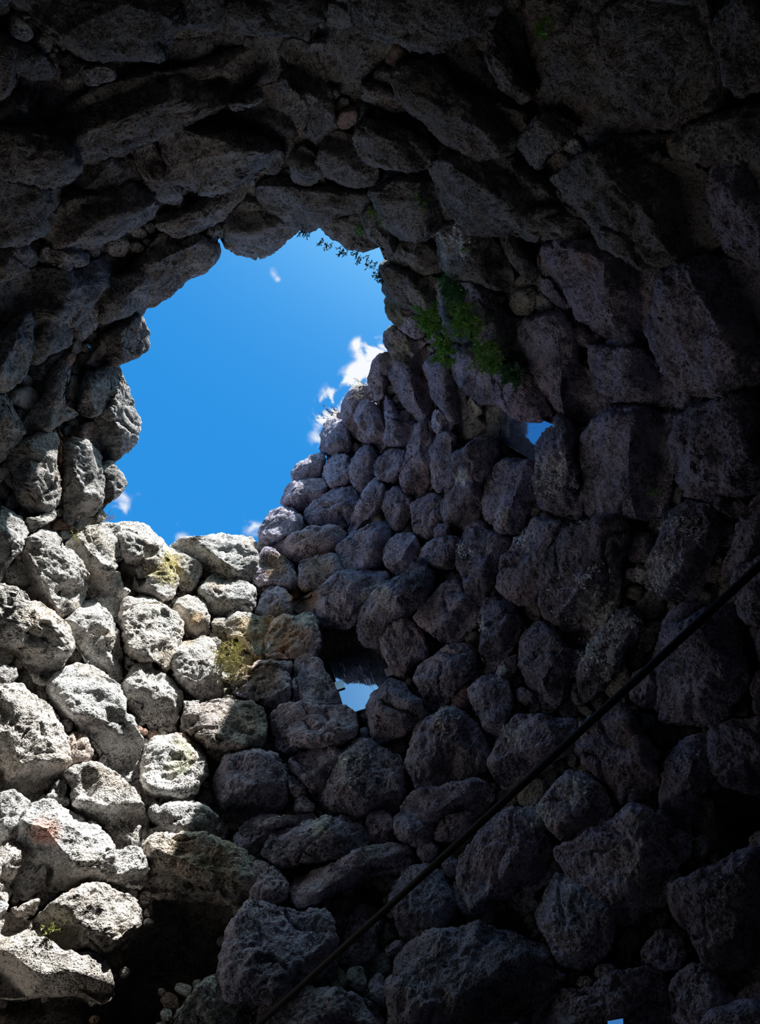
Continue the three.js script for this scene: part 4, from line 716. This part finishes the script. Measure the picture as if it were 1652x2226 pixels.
const tubeOf = (pts, r) => new THREE.TubeGeometry(new THREE.CatmullRomCurve3(pts), Math.max(6, pts.length * 2), r, 5);
// a tuft rooted on the wall: bending stems with small leaves along them
function plant(name, label, category, px, py, o) {
  const r = rng(o.seed), P = hit(px, py), n = inwardAt(P), k = 1 / F * P.distanceTo(EYE), g = thing(name, label, category, o.group), leaves = { p: [], i: [] }, stems = [];
  P.addScaledVector(n, o.off ?? 0.1); g.position.copy(P);
  const u = new THREE.Vector3(0, 1, 0).cross(n).normalize(), v = new THREE.Vector3().crossVectors(n, u);
  for (let s = 0; s < o.stems; s++) {
    const root = new THREE.Vector3().addScaledVector(u, (r() - 0.5) * o.spread * k * 2).addScaledVector(v, (r() - 0.5) * (o.spreadV ?? o.spread) * k * 2);
    const dir = new THREE.Vector3().addScaledVector(n, 0.5 + 0.6 * r()).addScaledVector(u, (r() - 0.5) * 1.6).addScaledVector(v, (r() - 0.5) * 1.4); if (o.lean) dir.addScaledVector(o.lean, 1); dir.normalize();
    const L = o.len * k * (0.6 + 0.7 * r()), pts = [], step = 5; let p = root.clone();
    for (let t = 0; t <= step; t++) { pts.push(p.clone()); dir.y -= o.droop ?? 0.15; dir.x += 0.2 * (r() - 0.5); dir.z += 0.2 * (r() - 0.5); dir.normalize(); p.addScaledVector(dir, L / step); }
    stems.push(tubeOf(pts, o.thick ?? 0.0015));
    const curve = new THREE.CatmullRomCurve3(pts);
    for (let l = 0; l < o.leaves; l++) { const t = o.bare ? o.bare + (1 - o.bare) * r() : r(), q = curve.getPoint(t), d = curve.getTangent(t).add(new THREE.Vector3((r() - 0.5) * 2.2, (r() - 0.5) * 2.2, (r() - 0.5) * 2.2)).normalize(); leafInto(leaves, q, d, new THREE.Vector3(r() - 0.5, 1, r() - 0.5), o.leaf * k * (0.6 + 0.8 * r()), o.leaf * k * o.slim * (0.7 + 0.6 * r())); }
  }
  add(g, 'stem', mergeGeometries(stems), o.stemMat ?? o.mat); if (leaves.p.length) add(g, 'foliage', leafGeo(leaves), o.mat);
  return g;
}
const ferns = [[972, 678, 24, 1, 34], [1002, 752, 24, 2, 30], [1048, 676, 30, 5, 36], [1098, 764, 30, 6, 32], [1022, 602, 20, 9, 24], [1152, 806, 18, 8, 22]];
const where = ['hanging beside the white-crusted rim stone', 'lowest of the left-hand tufts, over the chalky white boulder', 'the fullest one, under the flecked round boulder', 'spreading down to the purple boulder', 'highest of the tufts, under the overhang', 'small and dim, furthest down to the right'];
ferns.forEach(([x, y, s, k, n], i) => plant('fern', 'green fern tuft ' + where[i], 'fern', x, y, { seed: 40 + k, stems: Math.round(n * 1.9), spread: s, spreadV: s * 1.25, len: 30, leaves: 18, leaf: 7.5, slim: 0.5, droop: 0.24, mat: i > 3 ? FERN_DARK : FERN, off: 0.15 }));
const rim = [[838, 592, 16, 'at the corner of the opening above the white-crusted stone'], [880, 600, 22, 'on top of the white-crusted rim stone'], [920, 610, 22, 'right of the white-crusted rim stone'], [812, 560, 12, 'on the upper right edge of the opening'], [786, 548, 10, 'on the edge of the opening, right of its middle'], [750, 536, 10, 'on the upper edge of the opening, middle of the row'], [712, 518, 10, 'on the sloping upper edge of the opening'], [665, 492, 10, 'hanging from the very peak of the opening']];
rim.forEach(([x, y, s, t], i) => plant('creeper', 'dark leafy sprig ' + t, 'plant', x, y, { seed: 70 + i, stems: i < 3 ? 22 : 9, spread: s, len: 17, leaves: 10, leaf: 4.6, slim: 0.4, droop: 0.12, mat: RIM_BACKLIT, off: 0.03, lean: new THREE.Vector3(-0.5, 0.15, -0.55) }));
const spots = [[828, 418, 'beneath the slab above the opening'], [800, 462, 'at the edge of the overhang near the opening peak'], [855, 445, 'on the dark overhang, beside the sprig under the slab'], [940, 395, 'in the dark joint up in the overhang'], [1045, 508, 'alone above the white-flecked boulder'], [1217, 8, 'at the very top edge of the picture'], [1465, 1075, 'in the joint of the right-hand boulders']];
spots.forEach(([x, y, t], i) => plant('sprig', 'little green leafy sprig ' + t, 'plant', x, y, { seed: 90 + i, stems: 5, spread: 9, len: 22, leaves: 7, leaf: i === 5 ? 16 : 8, slim: 0.45, droop: 0.2, mat: FERN, off: 0.14 }));
plant('grass_tuft', 'dry yellowish grass tuft at the edge of the sunlight beside the stained block', 'grass tuft', 497, 1448, { seed: 5, stems: 170, spread: 24, spreadV: 44, len: 30, leaves: 3, leaf: 8, slim: 0.22, droop: 0.16, mat: MOSS, stemMat: DRY, off: 0.04, thick: 0.0016 });
plant('grass_tuft', 'small green weed in the sun on the low left slab', 'weed', 95, 2040, { seed: 6, stems: 12, spread: 9, len: 12, leaves: 6, leaf: 6, slim: 0.35, droop: 0.1, mat: MOSS, off: 0.08 });
plant('grass_tuft', 'tiny weed in the joint left of the sunlit crest boulder', 'weed', 146, 1176, { seed: 8, stems: 8, spread: 8, len: 12, leaves: 5, leaf: 5, slim: 0.3, droop: 0.1, mat: MOSS, off: 0.06 });
plant('dry_weed', 'reddish dry twigs against the sky at the left foot of the opening', 'weed', 228, 1134, { seed: 7, stems: 9, spread: 5, len: 22, leaves: 0, leaf: 1, slim: 1, droop: -0.05, mat: RED, off: 0.02, lean: new THREE.Vector3(0.5, 0.6, 0.2), thick: 0.0014 });
plant('dry_weed', 'sparse dry weed with seed heads against the cloud on the right rim', 'weed', 738, 908, { seed: 9, stems: 12, spread: 9, len: 34, leaves: 9, leaf: 2.6, slim: 0.8, droop: -0.03, mat: RED, off: 0.02, lean: new THREE.Vector3(-0.7, 0.75, 0.45), bare: 0.35, thick: 0.0009 });
plant('dry_vine', 'tangle of dry vine stems on the rim stones right of the cloud', 'vine', 815, 850, { seed: 10, stems: 26, spread: 18, spreadV: 30, len: 40, leaves: 2, leaf: 3, slim: 0.5, droop: 0.2, mat: DRY, off: 0.1, thick: 0.0018 });

scene.traverse((o) => { if (o.isMesh) o.castShadow = o.receiveShadow = true; });
renderer.render(scene, camera);
